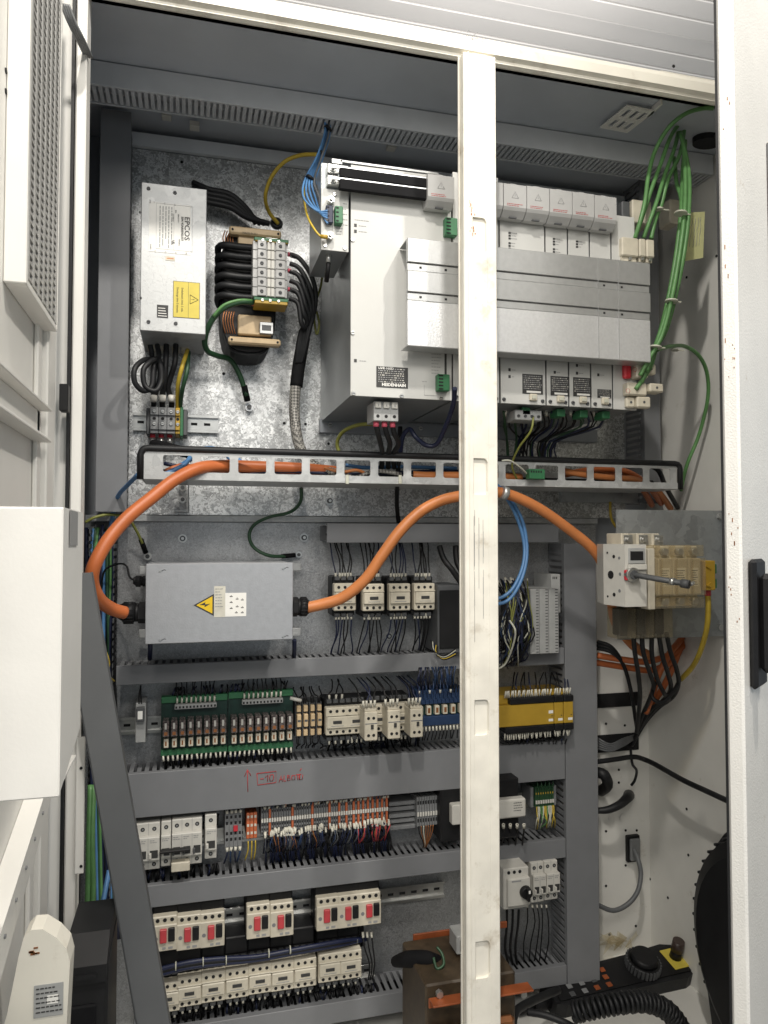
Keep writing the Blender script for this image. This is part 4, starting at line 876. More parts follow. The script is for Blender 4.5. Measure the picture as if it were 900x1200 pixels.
# ------------------------------------------------------------------ braking resistor box
ybx = 1.30
x0, x1 = X(172, ybx), X(343, ybx); z1, z0 = Zc(258, 660, ybx), Zc(258, 752, ybx)
t = thing('junction_box', 'flat grey metal box with yellow lightning triangle and orange cables at both ends', 'metal box', (x0, YP, z0))
MB('grey_metal_box').box(x0, x1, ybx+.0025, YP-.03, z0+.001, z1-.001, .001).build('body', t)
m = MB('grey_metal_box').box(x0-.001, x1+.001, ybx, ybx+.0024, z0, z1, .001)
m.build('lid', t)
m = MB('dark_grey')
for px, py in ((190, 669), (190, 750), (334, 666), (334, 746)):
    p = at(px, py, ybx-.0004); m.tube([(p.x-.005, p.y, p.z-.002), (p.x-.003, p.y, p.z+.001), (p.x, p.y, p.z), (p.x+.003, p.y, p.z+.002), (p.x+.006, p.y, p.z+.001)], .0005, 4); m.use('steel').cyl((p.x-.003, ybx-.0003, p.z), (p.x-.003, ybx-.0012, p.z), .002, 8); m.use('dark_grey')
m.build('lid_screws', t)
for pxa, pxb, pz in ((164, 172, 668), (164, 172, 742), (343, 350, 664), (343, 350, 740)):
    p = at(pxa, pz, YP-.02); m = MB('galv_soft').box(X(pxa, YP-.03), X(pxb+3, YP-.03), YP-.032, YP-.029, p.z-.008, p.z+.008, .001); m.build('mounting_ear', t)
cx, cz = at(240, 708, ybx).x, at(240, 709, ybx).z; s = .037
m = MB('print').prism([(cx+.0150, cz-s/2), (cx+.0150, cz+s/2), (cx-.0185, cz)], 'y', ybx-.0006, ybx-.0001)
m.use('warn_yellow').prism([(cx+.0126, cz-s/2+.0038), (cx+.0126, cz+s/2-.0038), (cx-.0140, cz)], 'y', ybx-.0009, ybx-.0006)
m.use('print').prism([(cx-.009, cz+.0005), (cx+.001, cz+.0048), (cx+.0005, cz+.0012), (cx+.009, cz+.002), (cx-.0005, cz-.0035), (cx, cz-.0003)], 'y', ybx-.0012, ybx-.0009); m.build('warning_triangle', t)
a, b = at(264, 695, ybx), at(288.5, 722, ybx); m = MB('paper').box(a.x, b.x, ybx-.0006, ybx-.0001, b.z, a.z); 
for i, (px, py) in enumerate(((271, 699), (271, 706), (271, 713), (278, 702), (284, 703), (278, 711), (284, 712), (277, 718), (284, 718))): p = at(px, py, ybx); m.use('print').box(p.x-.0025, p.x+.0022, ybx-.0008, ybx-.0006, p.z-.0007, p.z+.0007).box(p.x-.001, p.x+.0012, ybx-.0008, ybx-.0006, p.z+.0015, p.z+.0022)
m.build('terminal_label', t)
a, b = at(251, 687, ybx), at(264, 723, ybx); m = MB('ferrule').box(a.x, b.x, ybx-.0005, ybx-.0001, b.z, a.z); print_lines(m, a.x+.002, a.z-.004, 7, .010, ybx-.0004, .005); m.build('faded_label', t)
def gland(parent, pa, pb, y, r, m_='black'):
    a, b = at(*pa, y), at(*pb, y); d = b-a; m = MB(m_)
    m.cyl(a, a+d*.28, r*1.05, 6); m.cyl(a+d*.28, a+d*.42, r*.9, 20)
    m.cyl(a+d*.42, a+d*.82, r, 20); m.cyl(a+d*.82, b, r*.9, 20, r*.62)
    for k in range(18):
        an = k*2*math.pi/18; o = Vector((0, math.cos(an), math.sin(an)))*r; m.box(min((a+d*.45).x, (a+d*.8).x), max((a+d*.45).x, (a+d*.8).x), a.y+o.y-.0008, a.y+o.y+.0008, a.z+o.z-.0008, a.z+o.z+.0008)
    m.build('cable_gland', parent)
gland(t, (172, 718), (138, 717), ybx+.03, .0175); gland(t, (343, 711), (363, 711.5), ybx+.01, .0165); gland(t, (172, 681), (156, 680.5), ybx+.04, .009)
cable('sensor_cable', [(158, 680, 1.34), (152, 676, 1.35), (148, 663, 1.37), (138, 661, 1.40), (122, 670, 1.43), (118, 700, 1.45)], .0018, 'black', 'thin black cable from the small gland of the metal box')
for i, px in enumerate((176, 345)):
    cable('earth_cable', [(px, 750, 1.40), (px, 760, 1.41), (px-.5, 772, 1.45)], .0042, 'navy_wire', ['short dark blue lead under the lower left corner of the metal box', 'short blue lead under the lower right corner of the metal box'][i])
cable('earth_cable', [(353, 572, 1.40), (352, 588, 1.42), (340, 600, 1.45), (315, 606, 1.47), (298, 615, 1.47), (292, 628, 1.47), (298, 642, 1.47), (315, 651, 1.47), (334, 652, 1.48)], .0034, 'dark_green', 'green earth cable hanging in an S shape from the tray above the metal box', parts=[('terminal_sleeve', 'tube', [(330, 652, 1.48), (346, 650.5, 1.485)], .0046, 'black_matt'), ('ring_lug', 'ring', [(350, 650, 1.49)], .0062, 'steel')])
cable('earth_cable', [(100, 612, 1.42), (112, 606, 1.42), (130, 603, 1.43), (150, 608, 1.45), (160, 622, 1.46), (167, 637, 1.47)], .0026, 'olive_wire', 'yellow green earth cable above the metal box at the left', parts=[('terminal_sleeve', 'tube', [(165, 632, 1.47), (171, 648, 1.48)], .0048, 'black_matt'), ('ring_lug', 'ring', [(173, 652, 1.49)], .0075, 'steel')])
# cables in the open duct at lower left
for i in range(14):
    mm = ['navy_wire', 'black', 'blue_wire', 'dark_green', 'green_wire', 'navy_wire', 'black'][i % 7]; px = 103+i*2.3
    P = [at(px+rnd.uniform(-3, 3), 612+rnd.uniform(0, 15), 1.46), at(px+rnd.uniform(-3, 3), 680, 1.45), at(px+rnd.uniform(-3, 3), 760, 1.44), at(px+rnd.uniform(-2, 2)+2, 850, 1.44), at(px+5, 960, 1.44), at(px+8, 1100, 1.44)]
    mb = MB(mm); mb.tube(P, rnd.choice([.0016, .0024, .0034]), 6); onething('duct_cable', mb, {'navy_wire': 'dark blue cable', 'black': 'black cable', 'blue_wire': 'blue cable', 'dark_green': 'dark green cable', 'green_wire': 'green cable'}[mm]+' running down inside the open duct at lower left', 'cable', 'cables in the open duct at lower left')
for i, (pa, pb) in enumerate(((104, 104), (108, 110))):
    cable('green_cable', [(pa+2, 920, 1.25), (pa, 980, 1.22), (pb-1, 1040, 1.2), (pb-3, 1090, 1.18)], .0042, 'green_wire', ['left of two thick green cables rising beside the leaning cover at lower left', 'right of two thick green cables rising beside the leaning cover at lower left'][i])
cable('blue_cable', [(128, 1020, 1.3), (122, 1050, 1.28), (116, 1085, 1.26)], .004, 'blue_wire', 'thick light blue cable beside the leaning cover')
cable('yellow_wire', [(122, 758, 1.38), (128, 775, 1.37), (127, 790, 1.38), (134, 798, 1.42)], .0014, 'yellow_wire', 'thin yellow wire poking out of the open duct beside the grey duct', 'wire')
# ------------------------------------------------------------------ contactors (built once, copied)
def contactor_proto(loc, h=.053, w=.0445, aux=False):
    t = thing('contactor', '', 'contactor', loc); x, y, z = loc       # loc = front centre
    m = MB('black'); m.box(x-w/2, x+w/2, y+.022, y+.07, z-.038, z+.040, .002)
    for k in range(3):
        for s in (-1, 1): m.use('dark_grey').box(x-w/2+.004+k*.013, x-w/2+.014+k*.013, y+.016, y+.03, z+s*.036-.004, z+s*.036+.004, .001)
    m.build('base', t)
    m = MB('cream_plastic'); m.box(x-w/2+.0005, x+w/2-.0005, y+.005, y+.024, z-h/2, z+h/2, .0016); m.box(x-w/2+.002, x+w/2-.002, y, y+.0055, z-h*.24, z+h*.18, .0014); m.box(x-w/2+.001, x+w/2-.001, y+.001, y+.0052, z+h*.2, z+h*.24, .0005)
    m.build('front_cover', t)
    m = MB('dark_hole')
    for k in range(3):
        for zz in (z+h*.36, z-h*.38): m.cyl((x-.0125+k*.0125, y+.0046, zz), (x-.0125+k*.0125, y+.006, zz), .0031, 8)
    m.build('screw_holes', t)['kind'] = 'stuff'
    m = MB('print').box(x-.0085, x+.0085, y-.0012, y+.001, z-h*.07, z+h*.04, .0004); m.use('print_grey').box(x-.012, x+.012, y-.0003, y, z-h*.16, z-h*.14); m.build('indicator_window', t)
    return t
GC = 'cream contactors with screw terminals'
def wires_to(dev_x, dev_z, y, z_end, n, up, cols_, label, group, w=.036, r=.0014, yend=1.46, fer=.011, sag=.012):
    for i in range(n):
        x = dev_x-w/2+w*(i+.5)/n+rnd.uniform(-.001, .001); s = 1 if up else -1
        xe = x+rnd.uniform(-.012, .012)
        P = [(x, y, dev_z), (x+rnd.uniform(-.001, .001), y-.002, dev_z+s*.012), (x+(xe-x)*.4+rnd.uniform(-.004, .004), y+.004, dev_z+(z_end-dev_z)*.45+s*.003), (xe, y+.02, dev_z+(z_end-dev_z)*.85), (xe, yend, z_end)]
        wire(P, r, rnd.choice(cols_), label, group, fer=fer)
proto = None
spots = [(405, 700), (438.5, 700.5), (469.5, 700), (498.5, 699.5)]
zt_ = Zc(450, 636, YC)+.004; zbt = Zc(450, 768, YC)+.0
for i, (px, py) in enumerate(spots):
    p = at(px, py, 1.41)
    if proto is None: proto = contactor_proto(p); o = proto
    else: o = copy_tree(proto); o.location = p
    tag(o, '%s of the four cream contactors beneath the short grey duct' % ORD[i], 'contactor', GC)
    wires_to(p.x, p.z+.036, 1.43, zt_, 6, True, ['black', 'black', 'navy_wire'], 'thin dark wire between the short duct and the %s upper contactor' % ORD[i], 'wires above the upper contactors')
    wires_to(p.x, p.z-.034, 1.43, zbt, 6, False, ['black', 'navy_wire', 'black'], 'thin dark wire below the %s of the four upper contactors' % ORD[i], 'wires below the upper contactors')
# black device behind the post and its wires
a, b = at(513, 686, 1.40), at(545, 765, 1.40); m = MB('dark_grey').box(a.x, b.x, 1.40, YP-.002, b.z, a.z, .002).use('black').box(a.x+.003, b.x-.003, 1.397, 1.40, b.z+.01, a.z-.01, .001); onething('control_unit', m, 'tall dark unit left of the centre post beside the contactors', 'control unit')
cable('wire_bundle', [(515, 640, 1.42), (520, 655, 1.41), (530, 668, 1.40), (545, 690, 1.40)], .006, 'black', 'black wire bundle below the short duct left of the post', 'cable bundle')
cable('wire_bundle', [(534, 640, 1.42), (536, 660, 1.41), (548, 680, 1.40)], .006, 'black', 'second black wire bundle close against the post', 'cable bundle')
for i in range(5): cable('loose_wire', [(505+i*2, 750+i*2, 1.39), (508+i, 762+i, 1.37), (520, 769+i, 1.37), (534, 760+i*2, 1.38)], .0012, ['black', 'white_wire', 'navy_wire', 'yellow_wire', 'black'][i], ['black', 'pale', 'dark blue', 'yellow', 'second black'][i]+' loose wire looping left of the post above the duct', 'wire', n=5)
# lever switches (motor protection) with red and black keys
def lever_proto(loc):
    t = thing('motor_switch', '', 'motor switch', loc); x, y, z = loc; w = .0445; h = .060
    m = MB('black'); m.box(x-w/2, x+w/2, y+.02, y+.07, z-.038, z+.046, .002)
    for k in range(3): m.use('dark_grey').cyl((x-.013+k*.013, y+.03, z+.046), (x-.013+k*.013, y+.03, z+.052), .004, 8)
    m.build('base', t)
    m = MB('cream_plastic'); m.box(x-w/2+.0006, x+w/2-.0006, y+.005, y+.022, z-h/2, z+h/2, .0016); m.box(x-w/2+.0006, x+w/2-.0006, y, y+.0055, z-h/2+.001, z+h*.28, .0012)
    m.use('print_grey').box(x-.004, x+.002, y-.0004, y, z-h*.43, z-h*.36).box(x+.006, x+.014, y-.0004, y, z-h*.43, z-h*.36)
    m.use('mid_grey').cyl((x-.015, y-.0005, z-.006), (x-.015, y+.001, z-.006), .0035, 10)
    m.build('front_cover', t)
    m = MB('dark_hole'); 
    for k in range(3): m.cyl((x-.0125+k*.0125, y+.0046, z+h*.39), (x-.0125+k*.0125, y+.006, z+h*.39), .0036, 8)
    m.build('screw_holes', t)['kind'] = 'stuff'
    MB('red_lever').box(x-.0085, x+.0035, y-.005, y+.001, z-.013, z+.011, .0012).build('stop_key', t)
    MB('black').box(x+.006, x+.0175, y-.004, y+.001, z-.012, z+.012, .0012).build('start_key', t)
    return t
proto2 = None; idx = 0
lv = [(193, 1095.5), (221.5, 1094), (249, 1091), (303, 1081), (330.5, 1079), (384.5, 1072), (409.5, 1069), (434, 1066)]
lvn = ['leftmost red lever switch, beside the leaning cover', 'second red lever switch in the left trio', 'third red lever switch, right end of the left trio', 'left of the middle pair of red lever switches', 'right of the middle pair of red lever switches', 'first of the right trio of red lever switches', 'middle of the right trio of red lever switches', 'rightmost red lever switch beside the bare rail']
for i, (px, py) in enumerate(lv):
    p = at(px, py, 1.41)
    if proto2 is None: proto2 = lever_proto(p); o = proto2
    else: o = copy_tree(proto2); o.location = p
    tag(o, lvn[i], 'motor switch', 'red lever motor switches')
    wires_to(p.x, p.z+.046, 1.44, p.z+.078, 3, True, ['black'], 'short black wire on top of the %s red lever switch' % ORD[i], 'wires above the red lever switches', fer=.012)
lo = [(196, 1171), (222, 1164), (250, 1159), (278, 1154.5), (305, 1149.5), (331.5, 1146), (358, 1142), (387, 1136), (411.5, 1132.5)]
for i, (px, py) in enumerate(lo):
    p = at(px, py, 1.41); o = copy_tree(proto); o.location = p
    tag(o, '%s cream contactor in the lowest row' % (['leftmost, partly covered,', 'second', 'third', 'fourth', 'fifth', 'sixth', 'seventh, end of the long block,', 'eighth, left of the end pair,', 'rightmost, end of the pair,'][i]), 'contactor', GC)
    wires_to(p.x, p.z-.036, 1.43, p.z-.066, 3, False, ['black'], 'short dark wire below the %s contactor in the lowest row' % ORD[i], 'wires below the lowest contactors', fer=.009)
    q = MB('black').box(p.x-.021, p.x+.021, 1.44, 1.49, p.z+.041, p.z+.072, .002); onething('linking_block', q, 'black link block on top of the %s contactor in the lowest row' % ['first', 'second', 'third', 'fourth', 'fifth', 'sixth', 'seventh', 'eighth', 'ninth'][i], 'link block', 'black link blocks in the lowest row')
for k in range(3): cable('wire_bundle', [(176, 1139+k*3, 1.41), (215, 1129+k*3, 1.405), (250, 1124+k*3, 1.405), (300, 1121+k*2, 1.41), (350, 1112+k*2, 1.41), (400, 1103+k*2, 1.42), (430, 1100, 1.44)], .0042, ['navy_wire', 'black', 'navy_wire'][k], ['upper', 'middle', 'lower'][k]+' dark blue bundle tied between lever switches and lowest contactors', 'cable bundle')
for k, (px, py) in enumerate(((206, 1132), (238, 1127), (265, 1125), (315, 1117), (340, 1113))):
    p = at(px, py, 1.403); onething('cable_tie', MB('white_wire').cyl((p.x-.001, p.y, p.z), (p.x+.001, p.y, p.z), .0075, 10), '%s tie on the dark blue bundle under the lever switches' % ORD[k], 'cable tie')
for i in range(3): wire([at(425+i*5, 1092, 1.43), at(427+i*5, 1110, 1.42), at(433+i*3, 1130, 1.42), at(432+i*2, 1148, 1.44)], .0016, 'black', 'black wire hanging right of the rightmost lever switch', 'wires right of the lever switches', fer=.01)
# ------------------------------------------------------------------ row of relays below the second duct
def relay_board(pxa, pxb, label, grp):
    y = 1.45; xa, xb = X(pxa, y), X(pxb, y); pm = (pxa+pxb)/2; dz = (pm-267)*-.065
    z1, z0 = Zc(pm, 812+dz, y), Zc(pm, 882+dz, y); t = thing('relay_board', label, 'relay board', (xa, YP, z0), grp)
    m = MB('pcb').box(xa, xb, y, y+.003, z0, z1); m.use('green_plastic').box(xa, xb, y-.004, y+.012, z1-.012, z1, .001).box(xa, xb, y-.006, y+.012, z0+.003, z0+.014, .001)
    m.build('circuit_board', t)
    W = xb-xa; st = W/8.25; f = None; g = None
    m = MB('grey_plastic'); xs, xe = xa+W*.2, xa+W*.83; m.box(xs, xe, y-.016, y-.004, z1-.022, z1-.013, .001)
    for k in range(12): m.use('dark_hole').box(xs+(xe-xs)*(k+.25)/12, xs+(xe-xs)*(k+.75)/12, y-.0164, y-.016, z1-.020, z1-.016)
    m.build('terminal_row', t)
    for k in range(8):
        x = xa+st*(k+.25); 
        if f is None:
            m = MB('relay_clear').box(x, x+st*.78, y-.030, y, z0+.044, z0+.073, .0012); m.use('light_plastic').box(x+st*.25, x+st*.5, y-.0304, y-.0300, z0+.058, z0+.069); m.use('copper').box(x+st*.2, x+st*.6, y-.0304, y-.0300, z0+.047, z0+.053)
            f = m.build('relay', t); g = MB('cream_plastic').box(x+.002, x+st*.72, y-.022, y, z0+.022, z0+.038, .001).use('copper').box(x+st*.3, x+st*.5, y-.0223, y-.022, z0+.026, z0+.034).build('relay_cap', t); k0 = x
        else:
            for src in (f, g): o = src.copy(); C.objects.link(o); o.parent = t; o.location = (x-k0, 0, 0)
    for k in range(9):
        x = xs+(xe-xs)*(k+.5)/9; wire([(x, y-.01, z1-.012), (x+.001, y-.01, z1+.004), (x+rnd.uniform(-.003, .003), y, z1+.016), (x+rnd.uniform(-.003, .003), y, z1+.03)], .0012, 'black', 'thin black wire feeding the green relay boards from above', 'wires above the relay boards', fer=.011)
    for k in range(14):
        x = xa+W*(k+.5)/14; wire([(x, y-.006, z0+.004), (x+rnd.uniform(-.002, .002), y-.008, z0-.008), (x+rnd.uniform(-.004, .004), y, z0-.02)], .0012, 'black', 'thin black wire leaving the green relay boards below', 'wires below the relay boards', fer=.010)
relay_board(191, 268, 'left green relay board with eight relays and cream caps', 'green relay boards'); relay_board(269, 344, 'right green relay board with eight relays and cream caps', 'green relay boards')
onething('wire_marker', MB('light_plastic').cyl(at(340, 818, 1.42), at(353, 821, 1.42), .0035, 8), 'loose white tube marker at the top right of the relay boards', 'marker')
# small relay left
t = thing('plug_relay', 'single slim grey relay on the bare rail left of the green boards', 'relay', at(164, 870, YP)); y = 1.43
a, b = at(159, 824, y), at(170.5, 870, y); m = MB('grey_plastic').box(a.x, b.x, y, YP-.014, b.z, a.z-.0, .0012).build('socket', t)
a2, b2 = at(160, 828, y), at(169.5, 844, y); MB('dark_grey').box(a2.x, b2.x, y-.012, y, b2.z, a2.z, .001).use('paper').box(a2.x+.003, b2.x-.003, y-.0124, y-.012, b2.z+.005, a2.z-.006).build('relay_case', t)
for i in range(2): wire([at(163+i*3, 825, 1.43), at(163+i*2, 815, 1.44), at(165, 803, 1.45)], .0014, 'black', 'black wire above the slim relay at the left', 'wires above the slim relay')
# fuse relays
pf = None
for i, px in enumerate((349.5, 357.5, 365.5, 373.5)):
    p = at(px, 843-i*.5, 1.44)
    if pf is None:
        t = thing('interface_relay', '', 'relay', p); x, y, z = p; MB('dark_grey').box(x-.006, x+.006, y, YP-.014, z-.035, z+.032, .001).build('base', t)
        m = MB('beige_resin').box(x-.004, x+.004, y-.014, y, z-.012, z+.012, .001); m.box(x-.004, x+.004, y-.01, y, z+.016, z+.028, .001).box(x-.004, x+.004, y-.01, y, z-.03, z-.018, .001); m.use('dark_grey').box(x-.003, x+.003, y-.0143, y-.014, z-.002, z+.002); m.build('relay_case', t); pf = t; o = t
    else: o = copy_tree(pf); o.location = p
    tag(o, '%s of four slim amber relays between relay boards and contactors' % ORD[i], 'relay', 'slim amber relays')
    wires_to(p.x, p.z+.03, 1.44, p.z+.058, 2, True, ['black'], 'thin black wire above the slim amber relays', 'wires above the slim amber relays', w=.008, fer=None)
    wires_to(p.x, p.z-.034, 1.44, p.z-.062, 2, False, ['black'], 'thin black wire below the slim amber relays', 'wires below the slim amber relays', w=.008, fer=None)
# row B contactors
o = copy_tree(proto); p = at(395.5, 846, 1.41); o.location = p; tag(o, 'single cream contactor left of the three with add-on blocks', 'contactor', GC)
wires_to(p.x, p.z+.038, 1.43, p.z+.072, 3, True, ['black'], 'thin wire above the contactors in the relay row', 'wires above the relay row contactors')
wires_to(p.x, p.z-.036, 1.43, p.z-.062, 3, False, ['black'], 'thin wire below the contactors in the relay row', 'wires below the relay row contactors')
pa_ = None
for i, (px, py) in enumerate(((418, 844.5), (444.5, 842.5), (470.5, 841))):
    p = at(px, py, 1.41)
    if pa_ is None:
        t = contactor_proto(p); t.name = 'contactor_with_aux_block'; x, y, z = p; x += .010
        m = MB('cream_plastic').box(x-.004, x+.021, y-.042, y+.004, z-.029, z+.025, .0016); m.box(x-.003, x+.020, y-.038, y+.004, z+.025, z+.031, .001)
        for zz in (z+.013, z-.019):
            for xx in (x+.0035, x+.0135): m.use('dark_hole').cyl((xx, y-.0423, zz), (xx, y-.041, zz), .003, 8)
        m.use('print').box(x+.008, x+.013, y-.044, y-.042, z-.007, z+.001); m.use('blue_plastic').box(x-.003, x+.020, y-.0425, y-.042, z+.0025, z+.0035); m.build('auxiliary_block', t); pa_ = t; o = t
    else: o = copy_tree(pa_); o.location = p
    tag(o, '%s of the three contactors with protruding cream add-on block' % ['left', 'middle', 'right'][i], 'contactor', 'contactors with add-on blocks')
    wires_to(p.x+.014, p.z+.034, 1.37, p.z+.072, 4, True, ['black', 'blue_plastic', 'navy_wire'], 'thin wire above the %s contactor with add-on block' % ['left', 'middle', 'right'][i], 'wires above the relay row contactors', w=.03, fer=.013)
    wires_to(p.x, p.z-.036, 1.43, p.z-.062, 4, False, ['black'], 'thin wire below the %s contactor with add-on block' % ['left', 'middle', 'right'][i], 'wires below the relay row contactors')
# blue relay bank
y = 1.43; t = thing('relay_bank', 'blue terminal bank with a row of cream relays beside the post', 'relay bank', at(487, 862, YP)); a, b = at(488, 808, y), at(545, 855, y)
dz = 0
zA, zB, zC, zD = Zc(510, 808, y), Zc(510, 825, y), Zc(510, 838, y), Zc(510, 849, y)
MB('blue_plastic').box(a.x, b.x, y, y+.05, zB, zA, .001).build('upper_base', t); MB('blue_plastic').box(a.x, b.x, y-.008, y+.05, zD, zC, .001).build('lower_base', t); MB('pcb').box(a.x, b.x, y+.006, y+.05, zC, zB).build('relay_bed', t)
f = None; n = 6
for k in range(n):
    x = a.x+.003+k*(b.x-a.x)/n
    if f is None: f = MB('cream_plastic').box(x, x+.0095, y-.006, y+.006, zC+.002, zB-.002, .001).use('copper').box(x+.002, x+.007, y-.0063, y-.006, zC+.006, zB-.006).build('relay', t); x_0 = x
    else: o = f.copy(); C.objects.link(o); o.parent = t; o.location = (x-x_0, 0, 0)
m = MB('blue_plastic')
for k in range(24):
    m.box(a.x+(b.x-a.x)*(k+.2)/24, a.x+(b.x-a.x)*(k+.7)/24, y-.004, y-.0002, zB+.002+(k % 2)*.011, zB+.009+(k % 2)*.011)
m.build('clamp_levers', t)['kind'] = 'stuff'
for k in range(14):
    x = a.x+(b.x-a.x)*(k+.5)/14; wire([(x, y-.006, zA-.006), (x, y-.008, zA+.006), (x+rnd.uniform(-.004, .004), y, zA+.022)], .0013, rnd.choice(['black', 'navy_wire', 'blue_plastic']), 'thin dark wire above the blue relay bank', 'wires above the blue relay bank', fer=.007 if k % 3 == 0 else None)
    wire([(x, y-.004, zD-.002), (x, y-.006, zD-.012), (x+rnd.uniform(-.004, .004), y, zD-.03)], .0013, 'black', 'thin dark wire below the blue relay bank', 'wires below the blue relay bank', fer=.009)
# yellow safety relay
y = 1.39; t = thing('safety_relay', 'yellow and black safety module block right of the centre post', 'safety relay', at(625, 862, YP))
mods = [(575, 647.5), (648.3, 658.5), (659.3, 670)]
for i, (pa, pb) in enumerate(mods):
    x0, x1 = X(pa, y), X(pb, y); pm = 640; zz = [Zc(pm, v, y) for v in (808, 816, 824, 849, 857, 864)]
    m = MB('yellow_plastic').box(x0, x1, y, YP-.014, zz[3], zz[2], .001)
    m.box(x0, x1, y+.012, YP-.014, zz[2], zz[1]+.004, .001); m.use('black').box(x0+(.04 if i == 0 else 0), x1+.0008, y-.002, YP-.02, zz[2]+.0005, zz[1], .002).box(x0+(.03 if i == 0 else 0), x1+.0008, y-.002, YP-.02, zz[4], zz[3]-.0005, .002)
    m.use('paper').box(x1-.012, x1-.002, y-.0004, y, zz[3]+.006, zz[3]+.011).use('print').box(x1-.006, x1-.003, y-.0004, y, zz[3]+.016, zz[3]+.0175)
    if i == 0: m.use('paper').box(x1-.012, x1-.002, y-.0004, y, zz[3]+.022, zz[3]+.028)
    m.build('module', t)
    n = int((x1-x0)/.0048); m = MB('ferrule')
    for k in range(n):
        x = x0+.003+k*(x1-x0-.004)/n
        if i or k > 5:
            m.tube([(x, y+.006, zz[1]), (x+rnd.uniform(-.002, .002), y+rnd.uniform(0, .01), zz[1]+.014)], .0017, 5, smooth=False); m.tube([(x, y+.006, zz[4]), (x+rnd.uniform(-.002, .002), y+rnd.uniform(0, .01), zz[4]-.013)], .0017, 5, smooth=False)
    m.build('wire_ferrules', t)['kind'] = 'stuff'
for k in range(26):
    px = 597+k*2.8; top = k % 2
    P = [at(px, 808, 1.40), at(px+rnd.uniform(-2, 2), 800, 1.41), at(px+rnd.uniform(-5, 5), 788, 1.45)] if top else [at(px, 866, 1.40), at(px+rnd.uniform(-2, 2), 870, 1.41), at(px+rnd.uniform(-4, 4), 876, 1.45)]
    wire(P, .0014, rnd.choice(['black', 'navy_wire', 'black']), 'thin black wire at the %s edge of the yellow safety modules' % ('top' if top else 'bottom'), 'wires %s the yellow safety modules' % ('above' if top else 'below'))
# ------------------------------------------------------------------ controller rack right of the post
y = 1.38; t = thing('controller_rack', 'grey controller rack of slim modules with ventilation ribs, right of the post', 'controller', at(635, 768, YP))
for i, (pa, pb) in enumerate(((621, 631.5), (632, 642.5), (643, 654))):
    x0, x1 = X(pa, y), X(pb, y); z1, z0 = Zc(638, 690, y), Zc(638, 766, y); m = MB('grey_plastic').box(x0, x1, y, YP-.02, z0, z1, .001)
    for k in range(22): zz = z0+(z1-z0)*(k+.5)/22; m.use('dark_grey').box(x0+(x1-x0)*.62, x1-.002, y-.0004, y, zz, zz+.0018)
    m.use('print_grey').box(x0, x1, y-.0004, y, (z0+z1)/2-.006, (z0+z1)/2-.0055); m.build('module', t)
a, b = at(646, 673, 1.40), at(657, 718, 1.40); m = MB('grey_plastic').box(a.x, b.x, 1.40, YP-.02, b.z, a.z, .001)
for k in range(3): m.use('dark_hole').box(a.x+.003+k*.004, a.x+.005+k*.004, 1.3997, 1.40, a.z-.010, a.z-.005)
onething('terminal_block', m, 'slim grey terminal beside the top of the grey controller rack', 'terminal block')
for k in range(70):
    px = 588+rnd.uniform(0, 30); mm = rnd.choice(['navy_wire', 'navy_wire', 'black', 'black', 'olive_wire', 'black', 'navy_wire', 'white_wire', 'black', 'blue_plastic'])
    s = rnd.uniform(676, 700); e = rnd.uniform(740, 785)
    P = [at(min(px+rnd.uniform(-8, 4), 618), s, 1.40), at(px+4, s+20, 1.37), at(px+rnd.uniform(-10, 14), (s+e)/2+10, 1.36), at(px+rnd.uniform(-8, 8), e-8, 1.38), at(px+rnd.uniform(-14, 4), e, 1.42)]
    wire(P, rnd.choice([.0012, .0016, .0016]), mm, 'tangled wire', 'tangled wires beside the controller rack', fer=.008 if k % 2 else None)
m = MB('green_plastic')
for k in range(3): a, b = at(603+k*7, 700, 1.40), at(608+k*7, 765, 1.40); onething('terminal_row', MB(['black', 'dark_green', 'black'][k]).box(a.x, b.x, 1.40, 1.47, b.z, a.z, .001), ['left', 'middle', 'right'][k]+' plug-in terminal column behind the tangled wires', 'terminal block')
for i, o in enumerate((0, 5)):
    cable('blue_cable', [(570, 560, 1.28), (592, 582-o, 1.29), (605+o, 605, 1.30), (614+o*.6, 635, 1.30), (613+o*.6, 662, 1.29), (602+o, 688, 1.28), (588+o, 700+o, 1.28), (570, 704+o, 1.28)], .0034, 'blue_wire', ['inner', 'outer'][i]+' of two light blue cables looping out from behind the post')
cable('cream_cable', [(597, 727, 1.36), (604, 740, 1.35), (600, 760, 1.36), (592, 778, 1.38), (583, 784, 1.38)], .002, 'white_wire', 'pale cable hanging in front of the tangled wires', 'cable')
